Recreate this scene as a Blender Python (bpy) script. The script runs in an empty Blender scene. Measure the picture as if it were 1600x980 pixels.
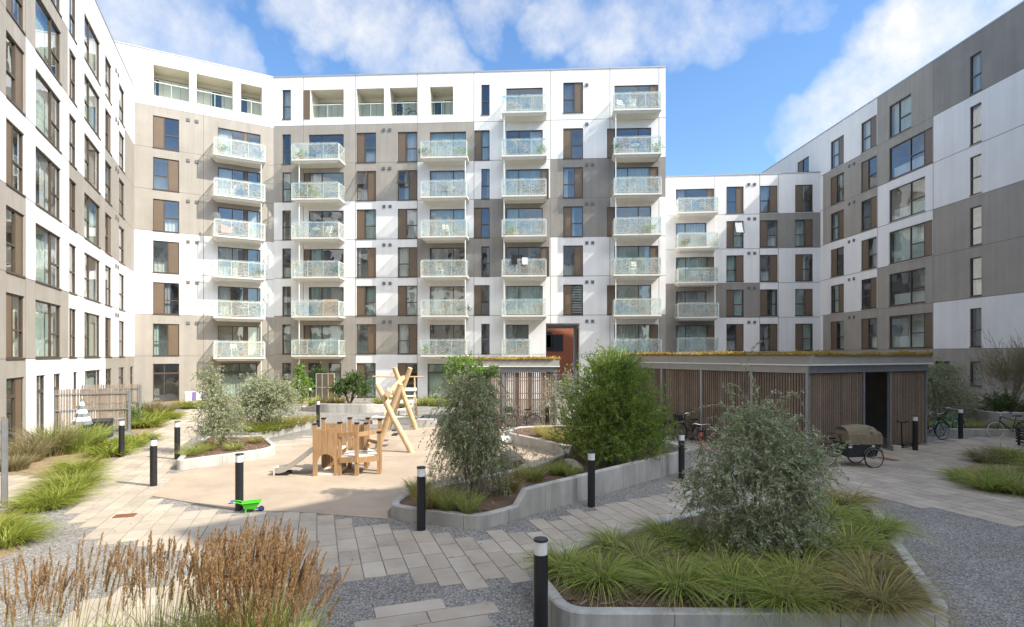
import bpy, math, random
import numpy as np
from mathutils import Vector, Matrix

S = bpy.context.scene
COL = S.collection
R = math.radians

# ------------------------------------------------------------------ camera
F, H, HY = 890.0, 3.3, 554.0            # focal length in photo pixels, eye height, horizon row
cam = bpy.data.objects.new("camera", bpy.data.cameras.new("camera"))
COL.objects.link(cam)
cam.location = (0, 0, H)
cam.rotation_euler = (R(90), 0, 0)
cam.data.sensor_width = 36
cam.data.lens = 36 * F / 1600
cam.data.shift_y = (HY - 490) / 1600
cam.data.clip_start, cam.data.clip_end = 0.05, 6000
S.camera = cam
S.render.resolution_x, S.render.resolution_y = 1024, 627

# ------------------------------------------------------------------ sun and sky
SUNV = Vector((1.0, -0.38, 1.0)).normalized()
SUN_EL = math.asin(SUNV.z)
SUN_AZ = math.atan2(SUNV.x, SUNV.y)
sl = bpy.data.lights.new("sun", "SUN")
sl.energy, sl.angle, sl.color = 2.3, R(0.53), (1.0, 0.93, 0.81)
sun = bpy.data.objects.new("sun", sl)
COL.objects.link(sun)
sun.rotation_euler = SUNV.to_track_quat('Z', 'Y').to_euler()
sun.location = (40, -20, 60)

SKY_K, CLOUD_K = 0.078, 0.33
W = bpy.data.worlds.new("World")
S.world = W
W.use_nodes = True
nt = W.node_tree
nt.nodes.clear()
N = lambda t: nt.nodes.new(t)
wout = N("ShaderNodeOutputWorld")
sky = N("ShaderNodeTexSky")
sky.sky_type = 'NISHITA'
sky.sun_disc = False
sky.sun_elevation, sky.sun_rotation = SUN_EL, SUN_AZ
sky.air_density, sky.dust_density, sky.ozone_density = 1.0, 0.4, 3.2
bg1 = N("ShaderNodeBackground")
hs = N("ShaderNodeHueSaturation")
hs.inputs['Saturation'].default_value = 1.12
nt.links.new(sky.outputs[0], hs.inputs['Color'])
nt.links.new(hs.outputs[0], bg1.inputs[0])
bg1.inputs[1].default_value = SKY_K
bg2 = N("ShaderNodeBackground")
bg2.inputs[1].default_value = CLOUD_K
tc = N("ShaderNodeTexCoord")


def wmath(op, a, b=None, clamp=False):
    n = N("ShaderNodeMath")
    n.operation, n.use_clamp = op, clamp
    for i, v in enumerate((a, b)):
        if v is None:
            continue
        if isinstance(v, (int, float)):
            n.inputs[i].default_value = v
        else:
            nt.links.new(v, n.inputs[i])
    return n.outputs[0]


def wrange(v, a, b, smooth=True):
    n = N("ShaderNodeMapRange")
    n.interpolation_type = 'SMOOTHSTEP' if smooth else 'LINEAR'
    n.inputs[1].default_value, n.inputs[2].default_value = a, b
    nt.links.new(v, n.inputs[0])
    return n.outputs[0]


def wnoise(scale, detail, rough, vec=None, lac=2.0):
    n = N("ShaderNodeTexNoise")
    n.inputs['Scale'].default_value, n.inputs['Detail'].default_value = scale, detail
    n.inputs['Roughness'].default_value, n.inputs['Lacunarity'].default_value = rough, lac
    nt.links.new(vec if vec is not None else tc.outputs['Generated'], n.inputs['Vector'])
    return n


def pix_dir(x, y):
    return Vector((x - 800, F, HY - y)).normalized()


# cumulus banks: direction (given by where it stands in the sky), angular radius in degrees, weight
CLOUDS = [(185, 20, 6.5, 1.0), (255, 60, 5.5, 1.0), (330, 85, 4.2, 1.0), (390, 105, 2.2, .8), (60, -60, 14, 1.0),
          (520, 20, 4.5, 1.0), (600, 55, 4.6, 1.0), (670, 80, 4.2, 1.0), (720, 95, 2.4, .9), (480, -20, 5, .9), (500, 105, 1.8, .6),
          (750, 10, 3.6, .75), (800, -30, 4, .7),
          (880, 30, 3.8, .95), (960, 55, 4.6, 1.0), (1050, 25, 5, .95), (1120, 60, 3.6, .8), (920, 95, 2.6, .8), (1180, 10, 4.2, .8),
          (1250, 15, 3.0, .9), (1240, 205, 3.4, 1.0), (1290, 180, 3.8, 1.0), (1350, 160, 4.4, 1.0), (1420, 120, 5, 1.0),
          (1400, 55, 3.6, 1.0), (1480, 50, 5, 1.0), (1560, 20, 6, 1.0), (1500, 110, 5.5, 1.0), (1640, -10, 8, 1.0), (1225, 245, 1.6, .7),
          (1000, -300, 18, .6), (300, -400, 16, .6)]
acc = None
warp = wnoise(4.5, 5, .6)
wv = N("ShaderNodeVectorMath"); wv.operation = 'SUBTRACT'
nt.links.new(warp.outputs['Color'], wv.inputs[0]); wv.inputs[1].default_value = (.5, .5, .5)
ws = N("ShaderNodeVectorMath"); ws.operation = 'SCALE'
nt.links.new(wv.outputs[0], ws.inputs[0]); ws.inputs['Scale'].default_value = 0.15
wd = N("ShaderNodeVectorMath"); wd.operation = 'ADD'
nt.links.new(tc.outputs['Generated'], wd.inputs[0]); nt.links.new(ws.outputs[0], wd.inputs[1])
wn = N("ShaderNodeVectorMath"); wn.operation = 'NORMALIZE'
nt.links.new(wd.outputs[0], wn.inputs[0])
for (cx, cy, rad, wt) in CLOUDS:
    d = N("ShaderNodeVectorMath"); d.operation = 'DOT_PRODUCT'
    nt.links.new(wn.outputs[0], d.inputs[0]); d.inputs[1].default_value = pix_dir(cx, cy)
    m = wmath('MULTIPLY', wrange(d.outputs['Value'], math.cos(R(rad * 1.2)), math.cos(R(rad * .1))), wt * .86)
    acc = m if acc is None else wmath('MAXIMUM', acc, m)
# unseen cloud bank added behind the viewer for neutral fill light
sep = N("ShaderNodeSeparateXYZ"); nt.links.new(tc.outputs['Generated'], sep.inputs[0])
back = wmath('MULTIPLY', wmath('MULTIPLY', wrange(sep.outputs['Y'], .25, -.35), wrange(sep.outputs['Z'], .38, .55)), wrange(wnoise(1.7, 5, .55).outputs['Fac'], .30, .48))
acc = wmath('MAXIMUM', acc, back)
puff = wnoise(7.0, 10, .62)
fine = wnoise(3.2, 6, .6)
dens = wmath('ADD', acc, wmath('MULTIPLY', wmath('SUBTRACT', puff.outputs['Fac'], .5), 1.7))
dens = wmath('ADD', dens, wmath('MULTIPLY', wmath('SUBTRACT', fine.outputs['Fac'], .5), 1.1))
cover = wmath('MULTIPLY', wmath('POWER', wrange(dens, .34, 1.16, False), 1.15), .97)
shade = wrange(puff.outputs['Fac'], .3, .7)
cmix = N("ShaderNodeMix"); cmix.data_type = 'RGBA'
nt.links.new(shade, cmix.inputs[0])
cmix.inputs[6].default_value = (.90, .915, .94, 1)
cmix.inputs[7].default_value = (1.0, .985, .96, 1)
nt.links.new(cmix.outputs[2], bg2.inputs[0])
# unseen cloud on the sun's side brightened, added fill for the shaded courtyard
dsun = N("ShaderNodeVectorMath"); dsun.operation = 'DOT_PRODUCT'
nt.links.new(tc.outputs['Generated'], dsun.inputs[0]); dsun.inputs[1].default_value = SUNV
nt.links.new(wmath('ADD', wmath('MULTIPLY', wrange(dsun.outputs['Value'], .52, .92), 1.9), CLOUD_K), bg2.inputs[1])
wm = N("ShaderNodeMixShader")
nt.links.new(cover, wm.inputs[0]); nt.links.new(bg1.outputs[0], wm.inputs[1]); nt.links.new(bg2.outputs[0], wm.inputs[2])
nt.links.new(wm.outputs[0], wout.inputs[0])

vs = S.view_settings
vs.view_transform, vs.look, vs.gamma, vs.use_curve_mapping = 'Standard', 'None', 1, False
vs.exposure = 1.74
S.cycles.use_denoising = True
S.cycles.max_bounces = 8
S.cycles.transparent_max_bounces = 16
S.cycles.caustics_reflective = S.cycles.caustics_refractive = False
S.cycles.sample_clamp_indirect = 6


# ------------------------------------------------------------------ materials
def new_mat(name):
    m = bpy.data.materials.new(name)
    m.use_nodes = True
    t = m.node_tree
    t.nodes.clear()
    o = t.nodes.new("ShaderNodeOutputMaterial")
    return m, t, o


def noise_node(t, scale, detail=4, rough=.55, coord='Object'):
    c = t.nodes.new("ShaderNodeTexCoord")
    n = t.nodes.new("ShaderNodeTexNoise")
    n.inputs['Scale'].default_value, n.inputs['Detail'].default_value, n.inputs['Roughness'].default_value = scale, detail, rough
    t.links.new(c.outputs[coord], n.inputs['Vector'])
    return n


def ramp(t, fac, stops):
    r = t.nodes.new("ShaderNodeValToRGB")
    els = r.color_ramp.elements
    while len(els) < len(stops):
        els.new(.5)
    for e, (p, c) in zip(els, stops):
        e.position, e.color = p, (*c, 1)
    t.links.new(fac, r.inputs[0])
    return r


def mat(name, col, rough=.7, var=.12, scale=3.0, metal=0.0, bump=0.0, bscale=40.0, spec=.35, big=None, stretch=None, streak=0.0):
    """Principled surface whose colour wanders by noise; optional bump; optional second, broad mottling."""
    m, t, o = new_mat(name)
    p = t.nodes.new("ShaderNodeBsdfPrincipled")
    p.inputs['Roughness'].default_value, p.inputs['Metallic'].default_value = rough, metal
    p.inputs['Specular IOR Level'].default_value = spec
    n = noise_node(t, scale, 6, .6)
    if stretch:
        mp = t.nodes.new("ShaderNodeMapping")
        mp.inputs['Scale'].default_value = stretch
        t.links.new(n.inputs['Vector'].links[0].from_socket, mp.inputs[0])
        t.links.new(mp.outputs[0], n.inputs['Vector'])
    lo = tuple(c * (1 - var) for c in col)
    hi = tuple(min(1, c * (1 + var)) for c in col)
    r = ramp(t, n.outputs['Fac'], [(.3, lo), (.7, hi)])
    src = r.outputs[0]
    if big:
        n2 = noise_node(t, big[0], 5, .6)
        r2 = ramp(t, n2.outputs['Fac'], [(.35, (1 - big[1],) * 3), (.65, (1, 1, 1))])
        mx = t.nodes.new("ShaderNodeMix"); mx.data_type = 'RGBA'; mx.blend_type = 'MULTIPLY'
        mx.inputs[0].default_value = 1
        t.links.new(src, mx.inputs[6]); t.links.new(r2.outputs[0], mx.inputs[7])
        src = mx.outputs[2]
    if streak:
        n3 = noise_node(t, 1.0, 6, .7)
        mp3 = t.nodes.new("ShaderNodeMapping"); mp3.inputs['Scale'].default_value = (2.6, 2.6, .10)
        t.links.new(n3.inputs['Vector'].links[0].from_socket, mp3.inputs[0]); t.links.new(mp3.outputs[0], n3.inputs['Vector'])
        r3 = ramp(t, n3.outputs['Fac'], [(.38, (1 - streak,) * 3), (.58, (1, 1, 1))])
        mx3 = t.nodes.new("ShaderNodeMix"); mx3.data_type = 'RGBA'; mx3.blend_type = 'MULTIPLY'; mx3.inputs[0].default_value = 1
        t.links.new(src, mx3.inputs[6]); t.links.new(r3.outputs[0], mx3.inputs[7])
        src = mx3.outputs[2]
    t.links.new(src, p.inputs['Base Color'])
    if bump:
        nb = noise_node(t, bscale, 4, .6)
        b = t.nodes.new("ShaderNodeBump")
        b.inputs['Strength'].default_value, b.inputs['Distance'].default_value = bump, .02
        t.links.new(nb.outputs['Fac'], b.inputs['Height'])
        t.links.new(b.outputs[0], p.inputs['Normal'])
    t.links.new(p.outputs[0], o.inputs[0])
    return m


M = {}
M['white'] = mat('white_render', (.80, .785, .765), .85, .025, .8, bump=.15, bscale=60, spec=.2, big=(.35, .05), streak=.06)
M['taupe'] = mat('taupe_render', (.375, .343, .30), .85, .05, .9, bump=.15, bscale=60, spec=.2, big=(.4, .10), streak=.10)
M['dark_taupe'] = mat('dark_taupe_render', (.30, .28, .252), .85, .06, .9, bump=.15, bscale=60, spec=.2, big=(.4, .11), streak=.10)
M['joint'] = mat('joint_shadow_gap', (.20, .18, .16), .8, .05)
M['coping'] = mat('roof_coping', (.42, .41, .40), .45, .05, metal=.4)
M['roofing'] = mat('roof_felt', (.12, .12, .12), .9, .1)
M['frame'] = mat('bronze_frame', (.085, .062, .045), .45, .08, spec=.4)
M['panel'] = mat('bronze_panel', (.150, .105, .068), .42, .07, 1.5, spec=.45)
M['cladding'] = mat('loggia_cladding', (.70, .66, .56), .7, .05, 1.0)
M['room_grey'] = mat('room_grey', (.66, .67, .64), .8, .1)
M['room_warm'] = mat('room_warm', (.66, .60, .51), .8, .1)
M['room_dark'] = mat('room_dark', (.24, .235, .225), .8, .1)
M['balcony'] = mat('balcony_concrete', (.70, .67, .60), .75, .04, 2.0)
M['rail'] = mat('rail_white', (.74, .77, .73), .4, .03)
M['vent'] = mat('vent_metal', (.18, .17, .165), .5, .05)
M['brick'] = None
M['concrete'] = mat('planter_concrete', (.50, .485, .45), .8, .10, 3.5, bump=.25, bscale=55, big=(1.1, .22), stretch=(1, 1, .4), streak=.22)
M['steel'] = mat('galvanised_steel', (.30, .315, .33), .42, .10, 5, metal=.55)
M['fascia'] = mat('shed_fascia', (.34, .325, .30), .6, .06, 2)
M['slat'] = mat('larch_slat', (.25, .195, .155), .75, .25, 2.2, stretch=(9, 9, .5))
M['fence_wood'] = mat('weathered_fence_board', (.26, .21, .165), .8, .25, 3, stretch=(9, 9, .5))
M['play_wood'] = mat('golden_play_timber', (.35, .215, .11), .6, .22, 3, stretch=(7, 7, .7))
M['log'] = mat('peeled_log', (.55, .40, .235), .6, .16, 4, stretch=(4, 4, .8))
M['pale_wood'] = mat('pale_plank', (.66, .62, .54), .7, .12, 3)
M['cap'] = mat('black_cap', (.02, .02, .022), .5, .1)
M['black'] = mat('black_coated_metal', (.016, .016, .018), .42, .1, spec=.5)
M['lamp'] = mat('opal_lamp_shade', (.78, .78, .76), .35, .02)
M['tyre'] = mat('tyre_rubber', (.02, .02, .02), .8, .1)
M['chrome'] = mat('bright_metal', (.60, .60, .60), .28, .05, metal=.9)
M['cream'] = mat('cream_tyre', (.55, .52, .44), .7, .05)
M['bike_green'] = mat('bike_green_paint', (.02, .22, .12), .35, .05)
M['bike_red'] = mat('bike_red_paint', (.45, .03, .06), .35, .05)
M['bike_blue'] = mat('bike_blue_paint', (.05, .18, .42), .35, .05)
M['orange'] = mat('orange_plastic', (.60, .12, .03), .5, .05)
M['toy_green'] = mat('toy_green_plastic', (.08, .55, .03), .35, .03)
M['toy_blue'] = mat('toy_blue_plastic', (.02, .06, .30), .4, .03)
M['khaki'] = mat('khaki_canvas', (.20, .17, .11), .85, .15, 6, bump=.4, bscale=14)
M['canvas_dark'] = mat('dark_window_film', (.05, .045, .04), .4, .1)
M['rust'] = mat('rusty_plate', (.20, .085, .045), .8, .25, 14)
M['rock'] = mat('boulder_rock', (.22, .19, .15), .85, .35, 3.5, bump=.6, bscale=9)
M['bark'] = mat('bark', (.13, .10, .075), .9, .3, 12, bump=.5, bscale=30)
M['grey_bark'] = mat('grey_twig_bark', (.27, .235, .17), .9, .25, 12)
M['cloth_white'] = mat('white_cloth', (.78, .77, .74), .9, .04)
M['cloth_black'] = mat('black_cloth', (.025, .025, .03), .9, .1)
M['cloth_purple'] = mat('purple_cloth', (.22, .16, .36), .9, .1)
M['osb'] = mat('strand_board', (.44, .23, .09), .8, .45, 16)
M['dark_box'] = mat('charcoal_plastic', (.035, .035, .037), .55, .1)
M['pot'] = mat('terracotta_pot', (.36, .16, .09), .8, .1)


def brick_mat():
    m, t, o = new_mat('red_brick')
    p = t.nodes.new("ShaderNodeBsdfPrincipled"); p.inputs['Roughness'].default_value = .85
    c = t.nodes.new("ShaderNodeTexCoord")
    mp = t.nodes.new("ShaderNodeMapping"); mp.inputs['Rotation'].default_value = (R(90), 0, 0)
    t.links.new(c.outputs['Object'], mp.inputs[0])
    b = t.nodes.new("ShaderNodeTexBrick")
    b.inputs['Scale'].default_value = 4.0
    b.inputs['Color1'].default_value = (.58, .19, .085, 1); b.inputs['Color2'].default_value = (.46, .13, .06, 1)
    b.inputs['Mortar'].default_value = (.35, .2, .14, 1); b.inputs['Mortar Size'].default_value = .015
    t.links.new(mp.outputs[0], b.inputs['Vector'])
    t.links.new(b.outputs[0], p.inputs['Base Color']); t.links.new(p.outputs[0], o.inputs[0])
    return m


M['brick'] = brick_mat()


def gravel_mat():
    m, t, o = new_mat('grey_gravel')
    p = t.nodes.new("ShaderNodeBsdfPrincipled"); p.inputs['Roughness'].default_value = .9
    c = t.nodes.new("ShaderNodeTexCoord")
    v = t.nodes.new("ShaderNodeTexVoronoi"); v.inputs['Scale'].default_value = 52
    t.links.new(c.outputs['Object'], v.inputs['Vector'])
    bw = t.nodes.new("ShaderNodeRGBToBW"); t.links.new(v.outputs['Color'], bw.inputs[0])
    r = ramp(t, bw.outputs[0], [(.12, (.12, .114, .102)), (.5, (.24, .228, .21)), (.88, (.48, .455, .42))])
    n = noise_node(t, .9, 6, .65)
    r2 = ramp(t, n.outputs['Fac'], [(.3, (.78, .77, .75)), (.7, (1.1, 1.1, 1.1))])
    mx = t.nodes.new("ShaderNodeMix"); mx.data_type = 'RGBA'; mx.blend_type = 'MULTIPLY'; mx.inputs[0].default_value = 1
    t.links.new(r.outputs[0], mx.inputs[6]); t.links.new(r2.outputs[0], mx.inputs[7])
    t.links.new(mx.outputs[2], p.inputs['Base Color'])
    b = t.nodes.new("ShaderNodeBump"); b.inputs['Strength'].default_value = .9; b.inputs['Distance'].default_value = .02
    t.links.new(v.outputs['Distance'], b.inputs['Height']); b.invert = True
    t.links.new(b.outputs[0], p.inputs['Normal'])
    t.links.new(p.outputs[0], o.inputs[0])
    return m


M['gravel'] = gravel_mat()


def island_mat(name, cols, rough=.85, scale=90, amt=.1, bump=.2, bscale=120):
    """Colour picked per loose piece (paving stone, chip), with fine grain."""
    m, t, o = new_mat(name)
    p = t.nodes.new("ShaderNodeBsdfPrincipled"); p.inputs['Roughness'].default_value = rough
    p.inputs['Specular IOR Level'].default_value = .25
    g = t.nodes.new("ShaderNodeNewGeometry")
    k = len(cols) - 1
    r = ramp(t, g.outputs['Random Per Island'], [(i / k, c) for i, c in enumerate(cols)])
    n = noise_node(t, scale, 5, .7)
    r2 = ramp(t, n.outputs['Fac'], [(.3, (1 - amt,) * 3), (.7, (1 + amt,) * 3)])
    n3 = noise_node(t, 1.3, 5, .6)
    r3 = ramp(t, n3.outputs['Fac'], [(.3, (.80, .785, .77)), (.7, (1.07, 1.07, 1.06))])
    src = r.outputs[0]
    for q in (r2, r3):
        mx = t.nodes.new("ShaderNodeMix"); mx.data_type = 'RGBA'; mx.blend_type = 'MULTIPLY'; mx.inputs[0].default_value = 1
        t.links.new(src, mx.inputs[6]); t.links.new(q.outputs[0], mx.inputs[7])
        src = mx.outputs[2]
    t.links.new(src, p.inputs['Base Color'])
    b = t.nodes.new("ShaderNodeBump"); b.inputs['Strength'].default_value = bump; b.inputs['Distance'].default_value = .01
    nb = noise_node(t, bscale, 3, .6)
    t.links.new(nb.outputs['Fac'], b.inputs['Height']); t.links.new(b.outputs[0], p.inputs['Normal'])
    t.links.new(p.outputs[0], o.inputs[0])
    return m


M['paver'] = island_mat('concrete_paver', [(.37, .32, .26), (.44, .385, .315), (.40, .35, .285), (.49, .435, .36), (.42, .36, .29)])
M['rubber'] = mat('tan_play_surface', (.44, .36, .275), .9, .24, 70, bump=.5, bscale=110, spec=.15, big=(.8, .2))
M['mulch'] = mat('bark_mulch', (.155, .10, .066), .95, .5, 28, bump=.9, bscale=35, big=(3, .3))


def leaf_mat(name, cols, trans=.35, rough=.55):
    m, t, o = new_mat(name)
    g = t.nodes.new("ShaderNodeNewGeometry")
    k = len(cols) - 1
    r = ramp(t, g.outputs['Random Per Island'], [(i / k, c) for i, c in enumerate(cols)])
    p = t.nodes.new("ShaderNodeBsdfPrincipled"); p.inputs['Roughness'].default_value = rough
    p.inputs['Specular IOR Level'].default_value = .3
    t.links.new(r.outputs[0], p.inputs['Base Color'])
    tr = t.nodes.new("ShaderNodeBsdfTranslucent")
    t.links.new(r.outputs[0], tr.inputs[0])
    mx = t.nodes.new("ShaderNodeMixShader"); mx.inputs[0].default_value = trans
    t.links.new(p.outputs[0], mx.inputs[1]); t.links.new(tr.outputs[0], mx.inputs[2])
    t.links.new(mx.outputs[0], o.inputs[0])
    return m


M['silver_leaf'] = leaf_mat('silver_leaf', [(.18, .24, .085), (.31, .37, .17), (.42, .47, .28), (.23, .31, .105), (.54, .58, .42)], .42)
M['silver_light'] = leaf_mat('pale_silver_leaf', [(.34, .37, .24), (.46, .48, .36), (.54, .56, .46), (.36, .40, .22)], .3)
M['willow_leaf'] = leaf_mat('willow_leaf', [(.20, .30, .05), (.27, .38, .07), (.34, .44, .10), (.15, .24, .045)], .45)
M['dark_leaf'] = leaf_mat('dark_leaf', [(.06, .11, .03), (.09, .16, .045), (.13, .20, .06)], .35)
M['vine_leaf'] = leaf_mat('vine_leaf', [(.18, .32, .05), (.26, .42, .07), (.13, .24, .045)], .45)
M['sedge'] = leaf_mat('sedge_blade', [(.23, .31, .05), (.35, .44, .08), (.48, .53, .15), (.14, .21, .04), (.56, .50, .23)], .45)
M['sedge_gold'] = leaf_mat('golden_sedge_blade', [(.32, .29, .085), (.45, .36, .12), (.24, .27, .07), (.52, .41, .18)], .45)
M['lime_blade'] = leaf_mat('lime_grass_blade', [(.24, .29, .04), (.33, .36, .06), (.19, .25, .035), (.38, .39, .10)], .4)
M['dry_blade'] = leaf_mat('dry_grass_blade', [(.32, .26, .14), (.24, .22, .10), (.40, .33, .19), (.17, .19, .07)], .4)
M['plume'] = leaf_mat('brown_plume', [(.34, .20, .095), (.44, .28, .14), (.50, .35, .19), (.26, .145, .07)], .3)
M['reed_stem'] = leaf_mat('reed_stem', [(.38, .30, .11), (.27, .28, .08), (.46, .35, .16)], .35)
M['sedum'] = leaf_mat('sedum_roof', [(.44, .30, .06), (.50, .37, .10), (.36, .17, .05), (.40, .36, .10), (.32, .33, .09)], .2)
M['yellow_leaf'] = leaf_mat('sparse_yellow_leaf', [(.36, .33, .10), (.44, .38, .13), (.28, .29, .08)], .4)
M['flower'] = leaf_mat('pale_flower', [(.5, .42, .32), (.42, .33, .22), (.55, .5, .42)], .3)


def schlick(t, ior):
    """two-sided reflectance of a thin pane: the same from inside and outside"""
    r0 = ((ior - 1) / (ior + 1)) ** 2
    lw = t.nodes.new("ShaderNodeLayerWeight"); lw.inputs[0].default_value = .5
    pw = t.nodes.new("ShaderNodeMath"); pw.operation = 'POWER'; pw.inputs[1].default_value = 5
    t.links.new(lw.outputs['Facing'], pw.inputs[0])
    ml = t.nodes.new("ShaderNodeMath"); ml.operation = 'MULTIPLY_ADD'
    t.links.new(pw.outputs[0], ml.inputs[0]); ml.inputs[1].default_value = 1 - r0; ml.inputs[2].default_value = r0
    return ml


def glass_mat(name='window_glass', tint=(.92, .96, .94), ior=2.35, wave=.012):
    m, t, o = new_mat(name)
    tr = t.nodes.new("ShaderNodeBsdfTransparent"); tr.inputs[0].default_value = (*tint, 1)
    gl = t.nodes.new("ShaderNodeBsdfGlossy"); gl.inputs['Roughness'].default_value = 0.0
    gl.inputs[0].default_value = (.95, .97, 1.0, 1)
    fr = schlick(t, ior)
    n = noise_node(t, .9, 2, .5)
    b = t.nodes.new("ShaderNodeBump"); b.inputs['Strength'].default_value = 1.0; b.inputs['Distance'].default_value = wave
    t.links.new(n.outputs['Fac'], b.inputs['Height'])
    t.links.new(b.outputs[0], gl.inputs['Normal'])
    mx = t.nodes.new("ShaderNodeMixShader")
    t.links.new(fr.outputs[0], mx.inputs[0]); t.links.new(tr.outputs[0], mx.inputs[1]); t.links.new(gl.outputs[0], mx.inputs[2])
    t.links.new(mx.outputs[0], o.inputs[0])
    return m


M['glass'] = glass_mat()


def rail_glass():
    """Balcony glass printed with short wavy dashes in blue, teal, ochre and white."""
    m, t, o = new_mat('printed_balcony_glass')
    c = t.nodes.new("ShaderNodeTexCoord")
    mp = t.nodes.new("ShaderNodeMapping"); mp.inputs['Scale'].default_value = (7, 7, 30)
    t.links.new(c.outputs['Object'], mp.inputs[0])
    n = t.nodes.new("ShaderNodeTexNoise"); n.inputs['Scale'].default_value = 1; n.inputs['Detail'].default_value = 2
    t.links.new(mp.outputs[0], n.inputs['Vector'])
    mk = ramp(t, n.outputs['Fac'], [(.42, (0, 0, 0)), (.50, (1, 1, 1))])
    n2 = noise_node(t, .9, 3, .6)
    hue = ramp(t, n2.outputs['Fac'], [(.30, (.20, .44, .70)), (.42, (.55, .70, .74)), (.50, (.85, .86, .82)), (.58, (.72, .64, .46)), (.68, (.36, .58, .76))])
    tr = t.nodes.new("ShaderNodeBsdfTransparent"); tr.inputs[0].default_value = (.88, .95, .925, 1)
    df = t.nodes.new("ShaderNodeBsdfDiffuse"); t.links.new(hue.outputs[0], df.inputs[0])
    tl = t.nodes.new("ShaderNodeBsdfTranslucent"); t.links.new(hue.outputs[0], tl.inputs[0])
    ink = t.nodes.new("ShaderNodeMixShader"); ink.inputs[0].default_value = .4
    t.links.new(df.outputs[0], ink.inputs[1]); t.links.new(tl.outputs[0], ink.inputs[2])
    frost = t.nodes.new("ShaderNodeBsdfDiffuse"); frost.inputs[0].default_value = (.75, .82, .78, 1)
    base = t.nodes.new("ShaderNodeMixShader"); base.inputs[0].default_value = .12
    t.links.new(tr.outputs[0], base.inputs[1]); t.links.new(frost.outputs[0], base.inputs[2])
    mm = t.nodes.new("ShaderNodeMath"); mm.operation = 'MULTIPLY'; mm.inputs[1].default_value = .42
    t.links.new(mk.outputs[0], mm.inputs[0])
    body = t.nodes.new("ShaderNodeMixShader")
    t.links.new(mm.outputs[0], body.inputs[0]); t.links.new(base.outputs[0], body.inputs[1]); t.links.new(ink.outputs[0], body.inputs[2])
    gl = t.nodes.new("ShaderNodeBsdfGlossy"); gl.inputs['Roughness'].default_value = .03
    fr = schlick(t, 1.5)
    mx = t.nodes.new("ShaderNodeMixShader")
    t.links.new(fr.outputs[0], mx.inputs[0]); t.links.new(body.outputs[0], mx.inputs[1]); t.links.new(gl.outputs[0], mx.inputs[2])
    t.links.new(mx.outputs[0], o.inputs[0])
    return m


M['rail_glass'] = rail_glass()
M['clear_rail'] = glass_mat('clear_balcony_glass', (.84, .92, .88), 1.55, .003)


def curtain_mat(name, col):
    m, t, o = new_mat(name)
    d = t.nodes.new("ShaderNodeBsdfDiffuse"); d.inputs[0].default_value = (*col, 1)
    tr = t.nodes.new("ShaderNodeBsdfTranslucent"); tr.inputs[0].default_value = (*col, 1)
    mx = t.nodes.new("ShaderNodeMixShader"); mx.inputs[0].default_value = .35
    t.links.new(d.outputs[0], mx.inputs[1]); t.links.new(tr.outputs[0], mx.inputs[2])
    t.links.new(mx.outputs[0], o.inputs[0])
    return m


M['curtain_white'] = curtain_mat('white_curtain', (.72, .74, .70))
M['curtain_green'] = curtain_mat('pale_green_curtain', (.55, .66, .60))
M['curtain_grey'] = curtain_mat('grey_curtain', (.40, .41, .41))
M['stripe_white'] = M['cloth_white']
M['stripe_grey'] = mat('grey_stripe_cloth', (.17, .20, .21), .9, .04)


# ------------------------------------------------------------------ object helpers
ORG = {}


def link(o, parent=None):
    COL.objects.link(o)
    if parent is not None:
        o.parent = parent
    return o


def tag(o, label=None, cat=None, group=None, kind=None):
    for k, v in (('label', label), ('category', cat), ('group', group), ('kind', kind)):
        if v:
            o[k] = v
    return o


def thing(name, label, cat, loc=(0, 0, 0), rz=0.0, group=None):
    o = bpy.data.objects.new(name, None)
    o.empty_display_size = .3
    o.location, o.rotation_euler = loc, (0, 0, rz)
    link(o)
    return tag(o, label, cat, group)


def dup(root, loc, rz, label, group=None):
    def cp(o, parent):
        c = o.copy()
        link(c, parent)
        for ch in list(o.children):
            cp(ch, c)
        return c
    r = cp(root, None)
    r.location, r.rotation_euler = loc, (0, 0, rz)
    r['label'] = label
    if group:
        r['group'] = group
    return r


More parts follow.
